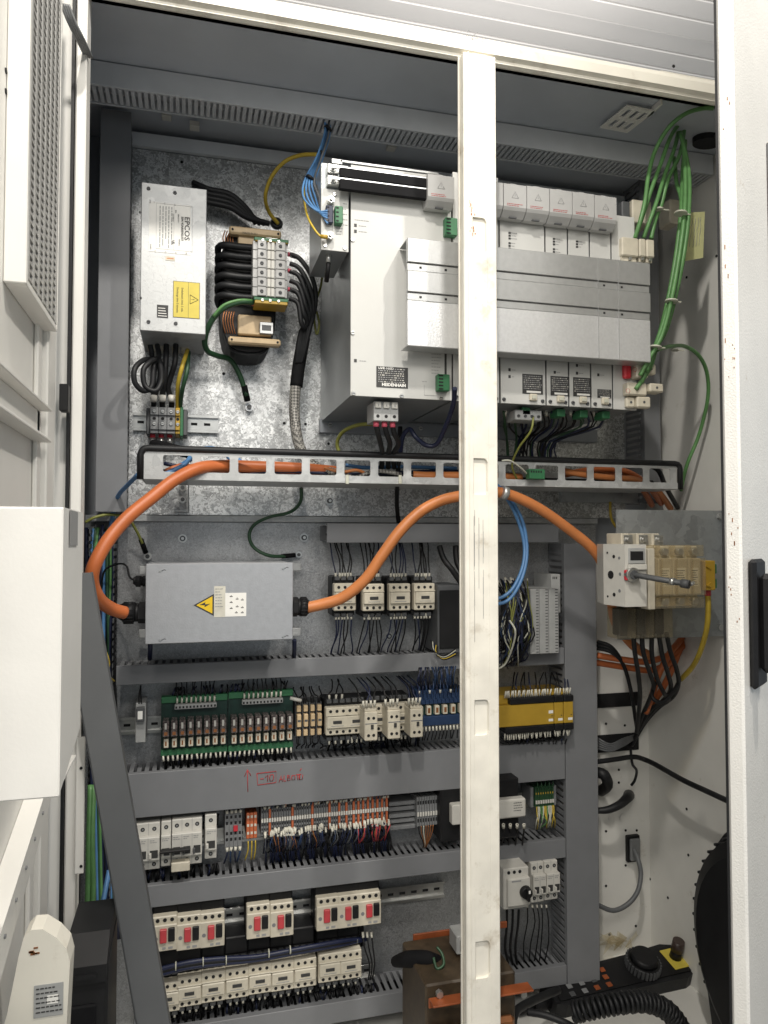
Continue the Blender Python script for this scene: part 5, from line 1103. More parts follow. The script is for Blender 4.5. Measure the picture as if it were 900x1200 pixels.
# ------------------------------------------------------------------ circuit breakers
def breaker(px0, px1, pyt, pyb, label, grp, y=1.41, modules=3, style=0):
    x0, x1 = X(px0, y), X(px1, y); pm = (px0+px1)/2; z1, z0 = Zc(pm, pyt, y), Zc(pm, pyb, y); H = z1-z0
    t = thing('circuit_breaker', label, 'circuit breaker', (x0, YP, z0), grp)
    m = MB('light_plastic'); m.box(x0+.0003, x1-.0003, y+.012, YP-.014, z0, z1, .001); m.box(x0+.0003, x1-.0003, y, y+.0125, z0+H*.24, z1-H*.26, .0012); m.build('housing', t)
    w = (x1-x0)/modules; m = MB('dark_hole')
    for k in range(modules):
        xc = x0+w*(k+.5)
        if style != 2:
            for zz in (z1-H*.13, z0+H*.11): m.use('dark_hole').cyl((xc, y+.0117, zz), (xc, y+.013, zz), .0038, 10); m.use('mid_grey').cyl((xc, y+.0114, zz), (xc, y+.0117, zz), .002, 8)
        if k: m.use('print_grey').box(x0+w*k-.0003, x0+w*k+.0003, y-.0003, y+.001, z0+H*.25, z1-H*.27); m.box(x0+w*k-.0003, x0+w*k+.0003, y+.0116, y+.013, z0, z1)
        print_lines(m, xc-w*.35, z1-H*.32, 2, w*.6, y, .0035)
    m.build('terminal_screws', t)['kind'] = 'stuff'
    if style != 2:
        for k in range(modules):
            xc = x0+w*(k+.5); q = MB('print').box(xc-w*.34, xc+w*.34, y-.001, y+.001, z0+H*.30, z0+H*.46).use('light_plastic' if style == 0 else 'dark_grey').box(xc-w*.42, xc-w*.2, y-.006, y+.001, z0+H*.30, z0+H*.42, .001); q.build('lever', t)
    return t, z0, z1, x0, x1
GB = 'white circuit breakers'
breaker(150, 191, 968, 1023, 'white three pole breaker nearest the leaning cover', GB, modules=3)
breaker(192, 204, 965, 1018, 'single pole breaker left of the wide fault switch', GB, modules=1)
t, z0, z1, x0, x1 = breaker(204.5, 240, 962, 1016, 'wide white fault current switch with cream lower flap', GB, modules=3, style=1)
MB('cream_plastic').box(x0, x0+(x1-x0)*.6, 1.404, 1.422, z0-.004, z0+.012, .001).build('flap', t)
MB('black').box(x0-.02, x0+(x1-x0)*.62, 1.395, 1.408, z0+.034, z0+.038, .001).build('lever_bar', t)
breaker(243, 257, 957, 1009, 'separate single pole breaker right of the fault switch', GB, modules=1)
# terminals in that row
def pz(px, d): return Zc(px, 962-(px-300)*.095+d, 1.44)
t = thing('terminal_group', 'dark grey double deck terminals with one red insert beside the breakers', 'terminal block', at(274, 1000, YP))
for k in range(4):
    xa = X(266+k*5, 1.44); m = MB('mid_grey').box(xa, xa+.0078, 1.44, YP-.012, pz(275, 28), pz(275, -14), .0006)
    for d in (-9, -2, 10, 17): m.use('dark_hole').box(xa+.0018, xa+.006, 1.4396, 1.44, pz(275, d+3.4), pz(275, d))
    if k == 2: m.use('red').box(xa, xa+.0076, 1.436, 1.44, pz(275, 9), pz(275, 3))
    m.build('terminal', t)
    for s in (-1, 1): wire([(xa+.004, 1.436, pz(275, 7+s*20)), (xa+.004+rnd.uniform(-.002, .002), 1.434, pz(275, 7+s*27)), (xa+rnd.uniform(-.002, .006), 1.445, pz(275, 7+s*40))], .0018, 'blue_plastic' if k % 2 else 'navy_wire', 'blue wire at the dark double deck terminals', 'wires at the double deck terminals', fer=.007)
t = thing('terminal_group', 'three orange terminals with pale jumpers left of the long strip', 'terminal block', at(296, 1000, YP))
for k in range(3):
    xa = X(291+k*4.2, 1.44); m = MB('terminal_orange').box(xa, xa+.0062, 1.44, YP-.012, pz(296, 20), pz(296, -10), .0006)
    for d in (-7, 3, 12): m.use('ferrule').box(xa+.001, xa+.005, 1.4396, 1.44, pz(296, d+3), pz(296, d))
    m.build('terminal', t); wire([(xa+.003, 1.437, pz(296, 22)), (xa+.003, 1.436, pz(296, 32)), (xa+rnd.uniform(-.003, .003), 1.445, pz(296, 46))], .0014, 'yellow_wire', 'yellow wire under the three orange terminals', 'wires under the orange terminals')
t = thing('terminal_strip', 'long strip of small grey terminals with orange dividers and white number tags', 'terminal strip', at(380, 985, YP))
xs, xe = X(308, 1.44), X(455, 1.44); n = 52; f = None; g = None; zz0 = pz(380, 0)
for k in range(n):
    x = xs+(xe-xs)*k/n; w_ = (xe-xs)/n
    orange = k in (3, 12, 20, 27, 31, 34, 37, 39, 41, 43, 45, 47, 49, 51)
    src = g if orange else f
    if src is None:
        m = MB('terminal_orange' if orange else 'mid_grey').box(x, x+w_*.82, 1.44+(0 if orange else .002), YP-.012, zz0-.030, zz0+.027, .0004)
        if not orange:
            for d in (.021, .013, -.012, -.020, -.027): m.use('dark_hole').box(x+w_*.2, x+w_*.65, 1.4416, 1.442, zz0+d, zz0+d+.004)
        m.use('light_plastic').box(x+w_*.05, x+w_*.75, 1.438, 1.442, zz0-.004, zz0+.003); o = m.build('terminal', t)
        o['x0'] = x
        if orange: g = o
        else: f = o
    else: o = src.copy(); C.objects.link(o); o.parent = t; o.location = (x-src['x0'], 0, 0)
for o_ in (f, g):
    pass
for k in range(210):
    u = rnd.random(); px = 310+u*145; up = k % 2; mm = rnd.choice(['navy_wire', 'blue_plastic', 'copper', 'black', 'black', 'navy_wire', 'grey_cable', 'black']) if u < .75 or up else rnd.choice(['copper', 'red_lever', 'navy_wire', 'black', 'black', 'navy_wire'])
    x = X(px, 1.438)
    if up: P = [(x, 1.438, zz0+.022), (x+rnd.uniform(-.002, .002), 1.434, zz0+.030), (x+rnd.uniform(-.005, .005), 1.43, zz0+.040), (x+rnd.uniform(-.008, .008), 1.45, zz0+.052)]
    else: P = [(x, 1.436, zz0-.014-rnd.uniform(0, .01)), (x+rnd.uniform(-.002, .002), 1.43, zz0-.030), (x+rnd.uniform(-.006, .006), 1.43, zz0-.045), (x+rnd.uniform(-.008, .008), 1.45, zz0-.066)]
    wire(P, .0013, mm, ('dark wire above' if up else 'dark blue or red wire below')+' the long terminal strip', 'wires '+('above' if up else 'below')+' the long terminal strip', fer=(.006 if up else .010) if (not up or k % 3 == 0) else None)
t = thing('terminal_strip', 'short strip of grey terminals with white tags at the right end near the post', 'terminal strip', at(500, 975, YP)); xs, xe = X(488, 1.44), X(512, 1.44); f = None
zq = pz(488, 3); zq = Zc(500, 951, 1.44)
for k in range(8):
    x = xs+(xe-xs)*k/8; w_ = (xe-xs)/8
    if f is None: f = MB('mid_grey').box(x, x+w_*.85, 1.44, YP-.012, zq-.028, zq+.03, .0004).use('dark_hole').box(x+w_*.2, x+w_*.7, 1.4396, 1.44, zq+.015, zq+.022).box(x+w_*.2, x+w_*.7, 1.4396, 1.44, zq-.02, zq-.013).use('light_plastic').box(x+w_*.1, x+w_*.75, 1.438, 1.44, zq-.008, zq).build('terminal', t); x_0 = x
    else: o = f.copy(); C.objects.link(o); o.parent = t; o.location = (x-x_0, 0, 0)
MB('terminal_orange').box(xe, xe+.002, 1.438, YP-.012, zq-.03, zq+.031).build('end_plate', t)
for k in range(7): wire([(xs+.003+k*.005, 1.436, zq-.026), (xs+.004+k*.0045, 1.436, zq-.04), (xs+.014+k*.0016, 1.44, zq-.062), (xs+.016+k*.001, 1.45, zq-.075)], .0012, rnd.choice(['black', 'copper', 'white_wire']), 'thin wire fanning from the short terminal strip into the duct', 'wires under the short terminal strip')
m = MB('mid_grey')
zq2 = Zc(472, 956, 1.45)
for k in range(5): m.box(X(456, 1.45), X(487, 1.45), 1.452+.004*(k % 2), YP-.012, zq2-.028+k*.012, zq2-.020+k*.012, .001)
onething('empty_terminal_profile', m, 'dark ribbed blank profile between the two terminal strips', 'terminal block')
a, b = at(516, 925, 1.42), at(545, 985, 1.42); t = thing('labelled_module', 'black module with white front label just left of the post in the terminal row', 'module', (a.x, YP, b.z)); MB('black').box(a.x, b.x, 1.42, 1.48, b.z, a.z, .003).build('housing', t); a, b = at(530, 944, 1.40), at(545, 966, 1.40); MB('light_plastic').box(a.x, b.x, 1.40, 1.4195, b.z, a.z, .002).build('front_label', t)
# right bay: black contactor, earth terminals, rotary switch, breakers
y = 1.37; t = thing('large_contactor', 'large black contactor with white printed label right of the post', 'contactor', at(598, 985, YP))
a, b = at(575, 918, y), at(619, 985, y); MB('black').box(a.x, b.x-.01, y+.02, YP-.014, b.z, a.z, .003).build('base', t)
a, b = at(575, 935, y), at(617, 960, y); m = MB('light_plastic').box(a.x, b.x, y, y+.02, Zc(600, 959, y), Zc(600, 937, y), .003); print_lines(m, X(600, y), Zc(600, 941, y), 4, .02, y, .005, 'print'); m.build('label_cover', t)
for k in range(4): wire([at(590+k*8, 966, 1.38), at(590+k*8, 975, 1.39), at(588+k*8, 990, 1.42)], .002, 'black', 'black wire under the large black contactor', 'wires under the large contactor', fer=.01)
t = thing('earth_terminal_strip', 'small green terminal strip with white tags above yellow green wires', 'terminal strip', at(635, 945, YP)); xs, xe = X(625, 1.44), X(647, 1.44); f = None; zq = Zc(636, 934, 1.44)
for k in range(8):
    x = xs+(xe-xs)*k/8; w_ = (xe-xs)/8
    if f is None: f = MB('dark_green').box(x, x+w_*.85, 1.44, YP-.012, zq-.020, zq+.022, .0004).use('yellow_plastic').box(x+w_*.2, x+w_*.6, 1.4396, 1.44, zq+.006, zq+.010).use('light_plastic').box(x+w_*.1, x+w_*.8, 1.438, 1.44, zq-.013, zq-.006).build('terminal', t); x_0 = x
    else: o = f.copy(); C.objects.link(o); o.parent = t; o.location = (x-x_0, 0, 0)
for a_, b_ in ((621, 624.5), (647.5, 651)): MB('mid_grey').box(X(a_, 1.44), X(b_, 1.44), 1.445, YP-.012, zq-.022, zq+.02, .001).build('end_stop', t)
for k in range(14):
    x = xs+.002+k*(xe-xs-.002)/14; mm = rnd.choice(['yellow_wire', 'yellow_wire', 'green_wire', 'white_wire'])
    wire([(x, 1.437, zq-.018), (x-.002, 1.432, zq-.03), (x+rnd.uniform(-.008, .010), 1.43, zq-.048), (x+rnd.uniform(-.004, .012), 1.45, zq-.07)], .0014, mm, 'yellow green wire fanning down from the green terminal strip', 'yellow green wires under the green terminals')
    if k % 3 == 0: wire([(x, 1.437, zq+.02), (x+.002, 1.436, zq+.03), (x+rnd.uniform(-.004, .006), 1.45, zq+.042)], .0013, 'dark_green', 'green wire above the green terminal strip', 'green wires above the green terminals')
y = 1.37; t = thing('rotary_switch', 'cream motor breaker with round black rotary knob right of the post', 'rotary switch', at(608, 1065, YP))
a, b = at(592, 1020, y), at(622, 1066, y); zA, zB = Zc(607, 1019, y), Zc(607, 1067, y)
m = MB('light_plastic').box(a.x, b.x, y+.008, YP-.014, zB, zA, .0015).box(a.x+.006, b.x, y, y+.009, zB+.008, zA-.018, .0015); m.use('dark_hole')
for k in range(3): m.cyl((a.x+.011+k*.012, y+.0075, zA-.008), (a.x+.011+k*.012, y+.0085, zA-.008), .0035, 8)
m.use('print_grey').box(a.x+.014, a.x+.034, y-.0004, y, zA-.024, zA-.021); m.build('housing', t)
c = at(615.5, 1045, y); m = MB('black').cyl((c.x, y, c.z), (c.x, y-.010, c.z), .0125, 20, .011); m.box(c.x-.0028, c.x+.0028, y-.018, y-.009, c.z-.012, c.z+.012, .001); m.use('paper').box(c.x-.001, c.x+.003, y-.0185, y-.018, c.z+.004, c.z+.010); m.build('knob', t)
breaker(622.5, 637.5, 1014, 1061, 'white double breaker next to the rotary switch', GB, y=1.40, modules=2)
breaker(638, 653.5, 1012, 1058, 'rightmost white double breaker by the slotted duct wall', GB, y=1.40, modules=2)
for k in range(3): cable('motor_lead', [(594+k*7, 1066, 1.40), (594+k*6.5, 1085, 1.40), (592+k*6, 1110, 1.42), (596+k*5, 1132, 1.46)], .0026, 'black', ['left', 'middle', 'right'][k]+' thick black lead below the rotary switch', 'wire', n=7)
for k in range(5): wire([at(618+k*5.5, 1060, 1.42), at(621+k*6+rnd.uniform(-5, 5), 1080, 1.41), at(616+k*6+rnd.uniform(-5, 5), 1105, 1.42), at(614+k*6, 1128, 1.46)], .0014, 'black', 'thin black wire hanging below the white double breakers', 'wires under the double breakers', fer=.006)
# ------------------------------------------------------------------ isolator on side bracket
yi = 1.285
a, b = at(722, 598, yi), at(845, 745, yi); zi1, zi0 = Zc(800, 598, yi), Zc(800, 747, yi)
t = thing('side_bracket_plate', 'galvanised plate fixed to the right side wall behind the isolator switch', 'mounting plate', (b.x, yi, zi0))
MB('galv_dark').box(a.x, XR-.001, yi, yi+.002, zi0, zi1).build('plate', t); MB('galv_dark').box(XR-.004, XR-.001, yi-.04, yi-.0005, zi0, zi1, .0005).build('flange', t)
for py in (605, 735): p = at(843, py, yi); m = MB('steel').cyl((p.x, yi, p.z), (p.x, yi-.007, p.z), .007, 6).build('bolt', t)
t = thing('isolator_switch', 'grey and cream three pole isolator with metal shaft and smoky terminal covers', 'isolator', at(770, 745, yi))
y0 = 1.155
# front mechanism: left face (705-738) and front face (733-756)
A0, A1 = at(706, 642, y0+.03), at(757, 708, y0)
xa, xb = X(732, y0), X(757, y0); z1, z0 = Zc(745, 638, y0), Zc(745, 711, y0); xl = X(705, y0+.06)
m = MB('light_plastic').prism([(xa, y0), (xb, y0), (xb, yi-.02), (xl+.02, yi-.02), (xl, y0+.055)], 'z', z0, z1); m.build('mechanism', t)
m = MB('dark_hole'); p0 = Vector((xl, y0+.055, 0)); p1 = Vector((xa, y0, 0)); nn = Vector(((p1-p0).y, -(p1-p0).x, 0)).normalized()
for u, v, r_ in ((.2, .86, .002), (.5, .80, .0032), (.75, .78, .0026), (.35, .5, .0075), (.2, .14, .002), (.5, .18, .0035), (.78, .52, .003), (.75, .25, .003)):
    q = p0.lerp(p1, u); q.z = z0+(z1-z0)*v; m.use('dark_hole' if u < .7 else 'mid_grey').cyl(q+nn*-.0006, q+nn*.0006, r_, 12)
m.build('side_holes', t)
m = MB('grey_plastic').box(xa+.006, xb-.004, y0-.003, y0, z1-.034, z1-.006, .001); m.use('dark_hole').box(xa+.009, xb-.008, y0-.0034, y0-.003, z1-.028, z1-.012); m.use('light_plastic').box(xa+.004, xb-.002, y0-.006, y0, z1-.045, z1-.035, .001); m.build('latch_window', t)
sx, sz = xa+.010, (z0+z1)/2+.002
MB('red').box(sx-.012, sx-.002, y0-.006, y0+.001, sz-.010, sz+.008, .001).build('red_position_mark', t)
MB('steel').cyl((sx, y0, sz), (sx, y0-.012, sz), .0125, 16).use('dark_grey').cyl((sx, y0-.012, sz), (sx, y0-.014, sz), .008, 12).build('shaft_boss', t)
pe = at(812, 686, y0-.16); m = MB('mid_grey').tube([(sx, y0-.012, sz), (pe.x, pe.y, pe.z)], .0062, 10, smooth=False); 
# shaft leaning out towards the door
pe = at(808, 685, y0-.09); m = MB('grey_cable').tube([Vector((sx, y0-.012, sz)), pe], .0050, 4, smooth=False); m.use('steel').tube([Vector((sx, y0-.012, sz)).lerp(pe, .66), Vector((sx, y0-.012, sz)).lerp(pe, .74)], .0062, 10, smooth=False); m.use('dark_grey').tube([Vector((sx, y0-.012, sz)).lerp(pe, .86), pe], .0075, 8, smooth=False); m.use('steel').cyl(pe+Vector((0, -.004, 0)), pe+Vector((0, -.010, .004)), .003, 8); m.build('shaft', t)
yb2 = y0+.025
poles = [(757.5, 775), (775.5, 792.5), (793, 811), (811.5, 826)]
zz1, zz0 = Zc(790, 640, yb2), Zc(790, 712, yb2)
for i, (pa, pb) in enumerate(poles):
    x0, x1 = X(pa, yb2), X(pb, yb2); Hh = zz1-zz0
    m = MB('cream_plastic'); m.box(x0, x1, yb2+.012, yi-.012, zz0+Hh*.2, zz1-Hh*.2, .0015); m.box(x0, x1, yb2+.022, yi-.012, zz0, zz1, .0015)
    m.use('paper').box(x0+.005, x1-.006, yb2+.0116, yb2+.012, zz0+Hh*.34, zz0+Hh*.64)
    for k in range(7): z = zz0+Hh*(.36+.038*k); m.use('print').box(x0+.006, x1-.008-.002*(k % 3), yb2+.0112, yb2+.0116, z, z+.0012)
    m.use('steel').cyl(((x0+x1)/2, yb2+.022, zz1-Hh*.09), ((x0+x1)/2, yb2+.010, zz1-Hh*.09), .006, 12).cyl(((x0+x1)/2, yb2+.022, zz0+Hh*.09), ((x0+x1)/2, yb2+.010, zz0+Hh*.09), .006, 12); m.build('pole_block', t)
    xa_, xb_ = x0+.0008, x1-.0008
    if i > 0 or True:
        m = MB('smoky_clear').box(xa_+(.0 if i else .006), xb_, yb2-.003, yb2+.009, zz0+Hh*.19, zz1-Hh*.2, .001); m.build('clear_cover', t) 
        m = MB('smoky_clear').box(xa_+(.004 if i == 0 else 0), xb_, yb2+.002, yb2+.030, zz1-Hh*.17, zz1+.002, .001).build('terminal_shroud', t); m = MB('smoky_clear').box(xa_+(.004 if i == 0 else 0), xb_, yb2+.002, yb2+.030, zz0-.002, zz0+Hh*.16, .001); m.build('terminal_shroud', t)
x0, x1 = X(757, yb2), X(765, yb2); MB('cream_plastic').box(x0, x1, yb2-.006, yb2+.02, zz0-.002, zz1-.004, .0015).build('coupling', t)
for i, pa in enumerate((727, 745, 763)):   # lugs behind at the top
    yy = 1.23; x0, x1 = X(pa+1, yy), X(pa+17, yy); zt1, zt0 = Zc(755, 625, yy), Zc(755, 640, yy); m = MB('cream_plastic').box(x0, x0+.006, yy, yi-.004, zt0, zt1, .001).box(x0+.006, x1, yy+.02, yi-.004, zt0, zt1, .001); m.use('steel').box(x0+.007, x1-.001, yy+.005, yy+.019, zt0, zt1-.003, .001); m.cyl(((x0+.007+x1)/2, yy+.005, (zt0+zt1)/2), ((x0+.007+x1)/2, yy-.002, (zt0+zt1)/2), .005, 8); m.build('top_terminal', t)
x0, x1 = X(824, 1.2), X(838, 1.2); m = MB('yellow_plastic').box(x0, x1, 1.2, yi-.004, Zc(830, 692, 1.2), Zc(830, 657, 1.2), .0015); zz = Zc(830, 675, 1.2)
for s in (-1, 1): m.prism([(x0+.004, zz+s*.018), (x0+.014, zz+s*.021), (x0+.014, zz+s*.012)], 'y', 1.197, 1.2)
m.use('green_plastic').box(x1, x1+.007, 1.205, yi-.004, zz-.024, zz-.006, .001).box(x1, x1+.007, 1.205, yi-.004, zz+.004, zz+.022, .001); m.build('earth_terminal', t)
yy = 1.24
for i in range(3):
    x0, x1 = X(724+i*21.5, yy), X(724+(i+1)*21.5-1.2, yy); z1_, z0_ = Zc(755, 713, yy), Zc(755, 748, yy); m = MB('smoky_clear').box(x0, x1, yy, yi-.004, z0_, z1_, .001); m.build('lower_shroud', t)
    xc = (x0+x1)/2; MB('black').box(xc-.009, xc+.009, yy+.012, yi-.006, z0_+.004, z1_-.001, .002).build('cable_end', t)
cable('earth_cable', [(829, 692, 1.22), (830, 712, 1.22), (828, 738, 1.23), (820, 765, 1.26), (811, 782, 1.30), (798, 796, 1.36)], .0052, 'yellow_wire', 'yellow earth cable hanging from the right end of the isolator', parts=[('ferrule', 'tube', [(829, 688, 1.22), (829.5, 698, 1.22)], .0062, 'red_lever')])
for i, pts in enumerate(([(742, 740, 1.27), (744, 765, 1.28), (748, 790, 1.32), (750, 815, 1.38), (748, 840, 1.46), (746, 858, 1.53)],
    [(752, 742, 1.27), (754, 765, 1.28), (762, 790, 1.32), (766, 805, 1.36), (760, 822, 1.42), (750, 845, 1.5), (744, 866, 1.552)],
    [(764, 742, 1.27), (764, 768, 1.29), (770, 795, 1.33), (778, 812, 1.36), (783, 821, 1.4), (768, 830, 1.46), (752, 850, 1.52), (742, 868, 1.552)],
    [(772, 742, 1.27), (776, 768, 1.29), (783, 790, 1.32), (786, 808, 1.36), (776, 822, 1.42), (762, 832, 1.47), (750, 852, 1.52), (741, 871, 1.552)],
    [(781, 742, 1.27), (786, 765, 1.29), (793, 785, 1.32), (795, 802, 1.36), (788, 817, 1.41), (772, 829, 1.46), (755, 848, 1.52), (740, 874, 1.552)])):
    cable('mains_cable', pts, .0046, 'rubber', '%s of the black mains cables hanging under the isolator' % ORD[i])
for i in range(3):
    cable('side_cable', [(700, 752+i*4, 1.44), (716, 758+i*3, 1.42), (730, 778, 1.42), (739, 808, 1.44), (745, 845, 1.50), (747, 858, 1.54)], .0042, 'rubber', '%s black cable arching down beside the vertical duct under the orange cable' % ['top', 'middle', 'bottom'][i])
cable('loop_cable', [(768, 800, 1.38), (764, 816, 1.36), (775, 823, 1.35), (788, 812, 1.35), (797, 796, 1.36)], .0042, 'rubber', 'black cable loop below the yellow earth cable')
for i, pts in enumerate(([(700, 768, 1.44), (730, 773, 1.42), (760, 775, 1.4), (790, 764, 1.42), (812, 745, 1.43), (822, 715, 1.42)], [(757, 835, 1.46), (765, 812, 1.43), (772, 790, 1.4), (785, 765, 1.4), (800, 745, 1.42), (806, 715, 1.42)], [(696, 776, 1.46), (740, 783, 1.44), (765, 785, 1.43), (790, 772, 1.42), (802, 745, 1.43), (806, 715, 1.42)], [(803, 715, 1.44), (800, 745, 1.45), (793, 770, 1.43), (780, 800, 1.43), (765, 825, 1.47), (752, 848, 1.52)])):
    cable('orange_cable', pts, .0068, 'orange', 'orange cable behind the isolator wires, %s' % ['running level from the vertical duct', 'rising steeply in the middle', 'crossing in a shallow sag', 'dropping at the right'][i])
cable('yellow_cable', [(715, 588, 1.44), (716, 606, 1.44), (722, 618, 1.45)], .003, 'yellow_wire', 'short yellow cable behind the left edge of the isolator plate')
# ------------------------------------------------------------------ right side compartment (on the white back wall)
def back_slot(y0_, y1_):
    m = MB('dark_hole').box(X(690, YW-.002), X(745, YW-.002), YW-.0045, YW-.001, Zc(720, y1_, YW), Zc(720, y0_, YW)); return m.build('wall_opening', cab)
back_slot(812, 828); back_slot(860, 880)
for i in range(5): cable('grey_lead', [(700, 865+i*3, 1.52), (715, 872+i*2, 1.50), (730, 866+i*2, 1.5), (743, 862+i, 1.55)], .0022, 'grey_cable', '%s grey lead in the lower wall opening beside the vertical duct' % ['topmost', 'second', 'third', 'fourth', 'lowest'][i], 'wire')
cable('wall_cable', [(698, 893, 1.50), (720, 890, 1.50), (742, 887, 1.50), (755, 890, 1.50), (770, 897, 1.46), (800, 914, 1.36), (830, 928, 1.28), (856, 940, 1.22)], .0056, 'rubber', 'black cable running from the vertical duct along the right side wall')
m = MB('rubber'); p = at(707, 913, 1.53); m.tube([at(698, 905, 1.5), at(708, 908, 1.48), at(712, 920, 1.5), at(704, 927, 1.54)], .012, 12); onething('cable_elbow', m, 'upper black rubber elbow half behind the vertical duct', 'elbow')
m = MB('rubber'); m.tube([at(697, 950, 1.49), at(712, 949, 1.48), at(726, 943, 1.48), (at(735, 935, 1.50)), at(737, 932, 1.55)], .009, 12, radii=[.006, .008, .009, .011, .013]); onething('cable_elbow', m, 'lower black rubber elbow entering the white back wall', 'elbow')
t = thing('wall_socket', 'small black rectangular socket with plugged grey cable on the white back wall', 'socket', at(739, 992, YW))
a, b = at(732, 978, YW), at(747, 1007, YW); m = MB('black').box(a.x, b.x, YW-.012, YW-.0005, b.z, a.z, .002).use('mid_grey').box(a.x+.004, b.x-.004, YW-.020, YW-.012, b.z+.006, a.z-.005, .002); m.build('plug', t)
cable('socket_cable', [(743, 995, 1.53), (748, 1008, 1.51), (751, 1025, 1.50), (747, 1045, 1.49), (735, 1060, 1.49), (718, 1067, 1.49), (700, 1060, 1.49)], .0052, 'grey_cable', 'grey cable looping down from the wall socket back to the vertical duct')
m = MB('dark_hole')
for px, py in ((710, 848), (725, 902), (732, 850), (725, 917), (733, 973), (746, 973), (710, 974), (710, 1038), (733, 1014), (714, 1095), (745, 1085)): p = at(px, py, YW); m.cyl((p.x, YW-.0003, p.z), (p.x, YW-.0012, p.z), .003, 8)
for px in (704, 717, 730): p = at(px, 958, YW); m.use('inner_white').cyl((p.x, YW-.0003, p.z), (p.x, YW-.002, p.z), .009, 14)
m.build('wall_holes', cab)['kind'] = 'stuff'
m = MB('dark_hole')
for px, py in ((805, 948), (807, 1002), (783, 1052), (762, 1030), (800, 303+400), (820, 300), (805, 325), (840, 300)): p = atx(px, py, XR); m.cyl((XR-.0003, p.y, p.z), (XR-.0015, p.y, p.z), .003, 8)
m.build('side_holes', cab)['kind'] = 'stuff'
cable('clip_lead', [(739, 878, 1.52), (741, 895, 1.50), (746, 903, 1.49), (744, 914, 1.49), (740, 920, 1.5)], .003, 'rubber', 'short black lead with clip dangling below the wall opening')
# crumpled clear plastic on the floor
m = MB('smoky_clear')
for i in range(9):
    c = at(rnd.uniform(712, 752), rnd.uniform(1098, 1128), 1.50); P = [c+Vector((rnd.uniform(-.04, .04), rnd.uniform(-.02, .02), rnd.uniform(-.02, .03))) for _ in range(4)]; m.quad(*P)
onething('plastic_film', m, 'crumpled clear plastic film lying in the back corner behind the pendant', 'plastic film')
# fan on right side wall
t = thing('cooling_fan', 'round black cooling fan housing with ribs on the right side wall', 'fan', atx(810, 1180, XR))
cy, cz, r_ = 1.10, Zc(812, 1078, 1.27), .215
xf = XR-.085
m = MB('black')
def ring(mb, x0, x1, r0, r1, n=40):
    st = len(mb.v)
    for (x, r) in ((x0, r0), (x1, r1)):
        for k in range(n): a = 2*math.pi*k/n; mb.v.append((x, cy+r*math.cos(a), cz+r*1.12*math.sin(a)))
    for k in range(n): mb.face([st+k, st+(k+1) % n, st+n+(k+1) % n, st+n+k], True)
prof = [(XR-.001, r_), (XR-.012, r_), (XR-.014, r_*.95), (XR-.034, r_*.94), (XR-.036, r_*.98), (XR-.046, r_*.98), (XR-.050, r_*.90), (XR-.090, r_*.86), (XR-.105, r_*.74), (XR-.107, .001)]
for (xa_, ra), (xb_, rb) in zip(prof, prof[1:]): ring(m, xa_, xb_, ra, rb)
m.build('housing', t)
for k in range(44):
    an = 2*math.pi*k/44
    if k == 0:
        q = MB('rubber'); 
    q = MB('rubber'); y_, z_ = cy+r_*.885*math.cos(an), cz+r_*.99*math.sin(an); q.box(XR-.088, XR-.002, y_-.0025, y_+.0025, z_-.0025, z_+.0025, .001); q.build('rib', t)
q = MB('rubber'); q.prism([(cy+.10, cz-.13), (cy+.15, cz-.11), (cy+.12, cz-.26), (cy+.09, cz-.285), (cy+.07, cz-.26)], 'x', XR-.09, XR-.04); q.build('foot', t)
# ------------------------------------------------------------------ hand pendant
zp = ZFL+.03
pA, pB = atz(640, 1182, ZFL), atz(800, 1140, ZFL)
d = (pB-pA); L_ = d.length; ang = math.atan2(d.y, d.x)
t = thing('hand_pendant', 'black hand control pendant with orange keys, big dial and stop button on yellow plate', 'control pendant', (pA.x, pA.y, ZFL)); t.rotation_euler = (R(16), 0, ang)
W = .082; Hh = .042
m = MB('rubber').prism([(0, -W*.36), (.02, -W*.46), (L_*.62, -W*.5), (L_*.9, -W*.56), (L_, -W*.42), (L_*1.01, 0), (L_, W*.42), (L_*.9, W*.56), (L_*.62, W*.5), (.02, W*.46), (0, W*.36)], 'z', .004, Hh)
m.use('black').prism([(.01, -W*.33), (L_*.97, -W*.42), (L_*.97, W*.42), (.01, W*.33)], 'z', Hh, Hh+.003); m.build('body', t, True)
for i in range(4):
    for j in range(3):
        x_, y_ = L_*(.12+i*.085+j*.012), (-.020+j*.018); on = (i == 3 and j != 1) or (i == 2 and j == 2) or (i == 2 and j == 0) or (i==3 and j==1)
        MB('orange_paint' if on else 'mid_grey' if (i+j) % 3 else 'dark_grey').box(x_-.006, x_+.006, y_-.0055, y_+.0055, Hh+.003, Hh+.0055, .001).build('key', t, True)
m = MB('black').cyl((L_*.66, 0, Hh+.003), (L_*.66, 0, Hh+.022), .036, 28, .034); m.cyl((L_*.66, 0, Hh+.022), (L_*.66, 0, Hh+.034), .030, 28, .026)
for k in range(28): an = 2*math.pi*k/28; x_, y_ = L_*.66+.035*math.cos(an), .035*math.sin(an); m.use('dark_grey').box(x_-.0022, x_+.0022, y_-.0022, y_+.0022, Hh+.004, Hh+.021)
m.build('dial', t, True)
MB('yellow_label').box(L_*.85, L_*.99, -.026, .026, Hh+.003, Hh+.006, .001).build('yellow_plate', t, True)
m = MB('black').cyl((L_*.915, .002, Hh+.006), (L_*.915, .002, Hh+.026), .013, 18, .011); m.use('brown_knob').cyl((L_*.915, .002, Hh+.024), (L_*.915, .002, Hh+.048), .0135, 18, .0125); m.build('stop_button', t, True)
m = MB('black').cyl((.004, 0, .022), (-.035, 0, .020), .016, 14, .014); m.cyl((-.035, 0, .020), (-.07, -.002, .014), .010, 14, .007); m.build('cable_boot', t, True)
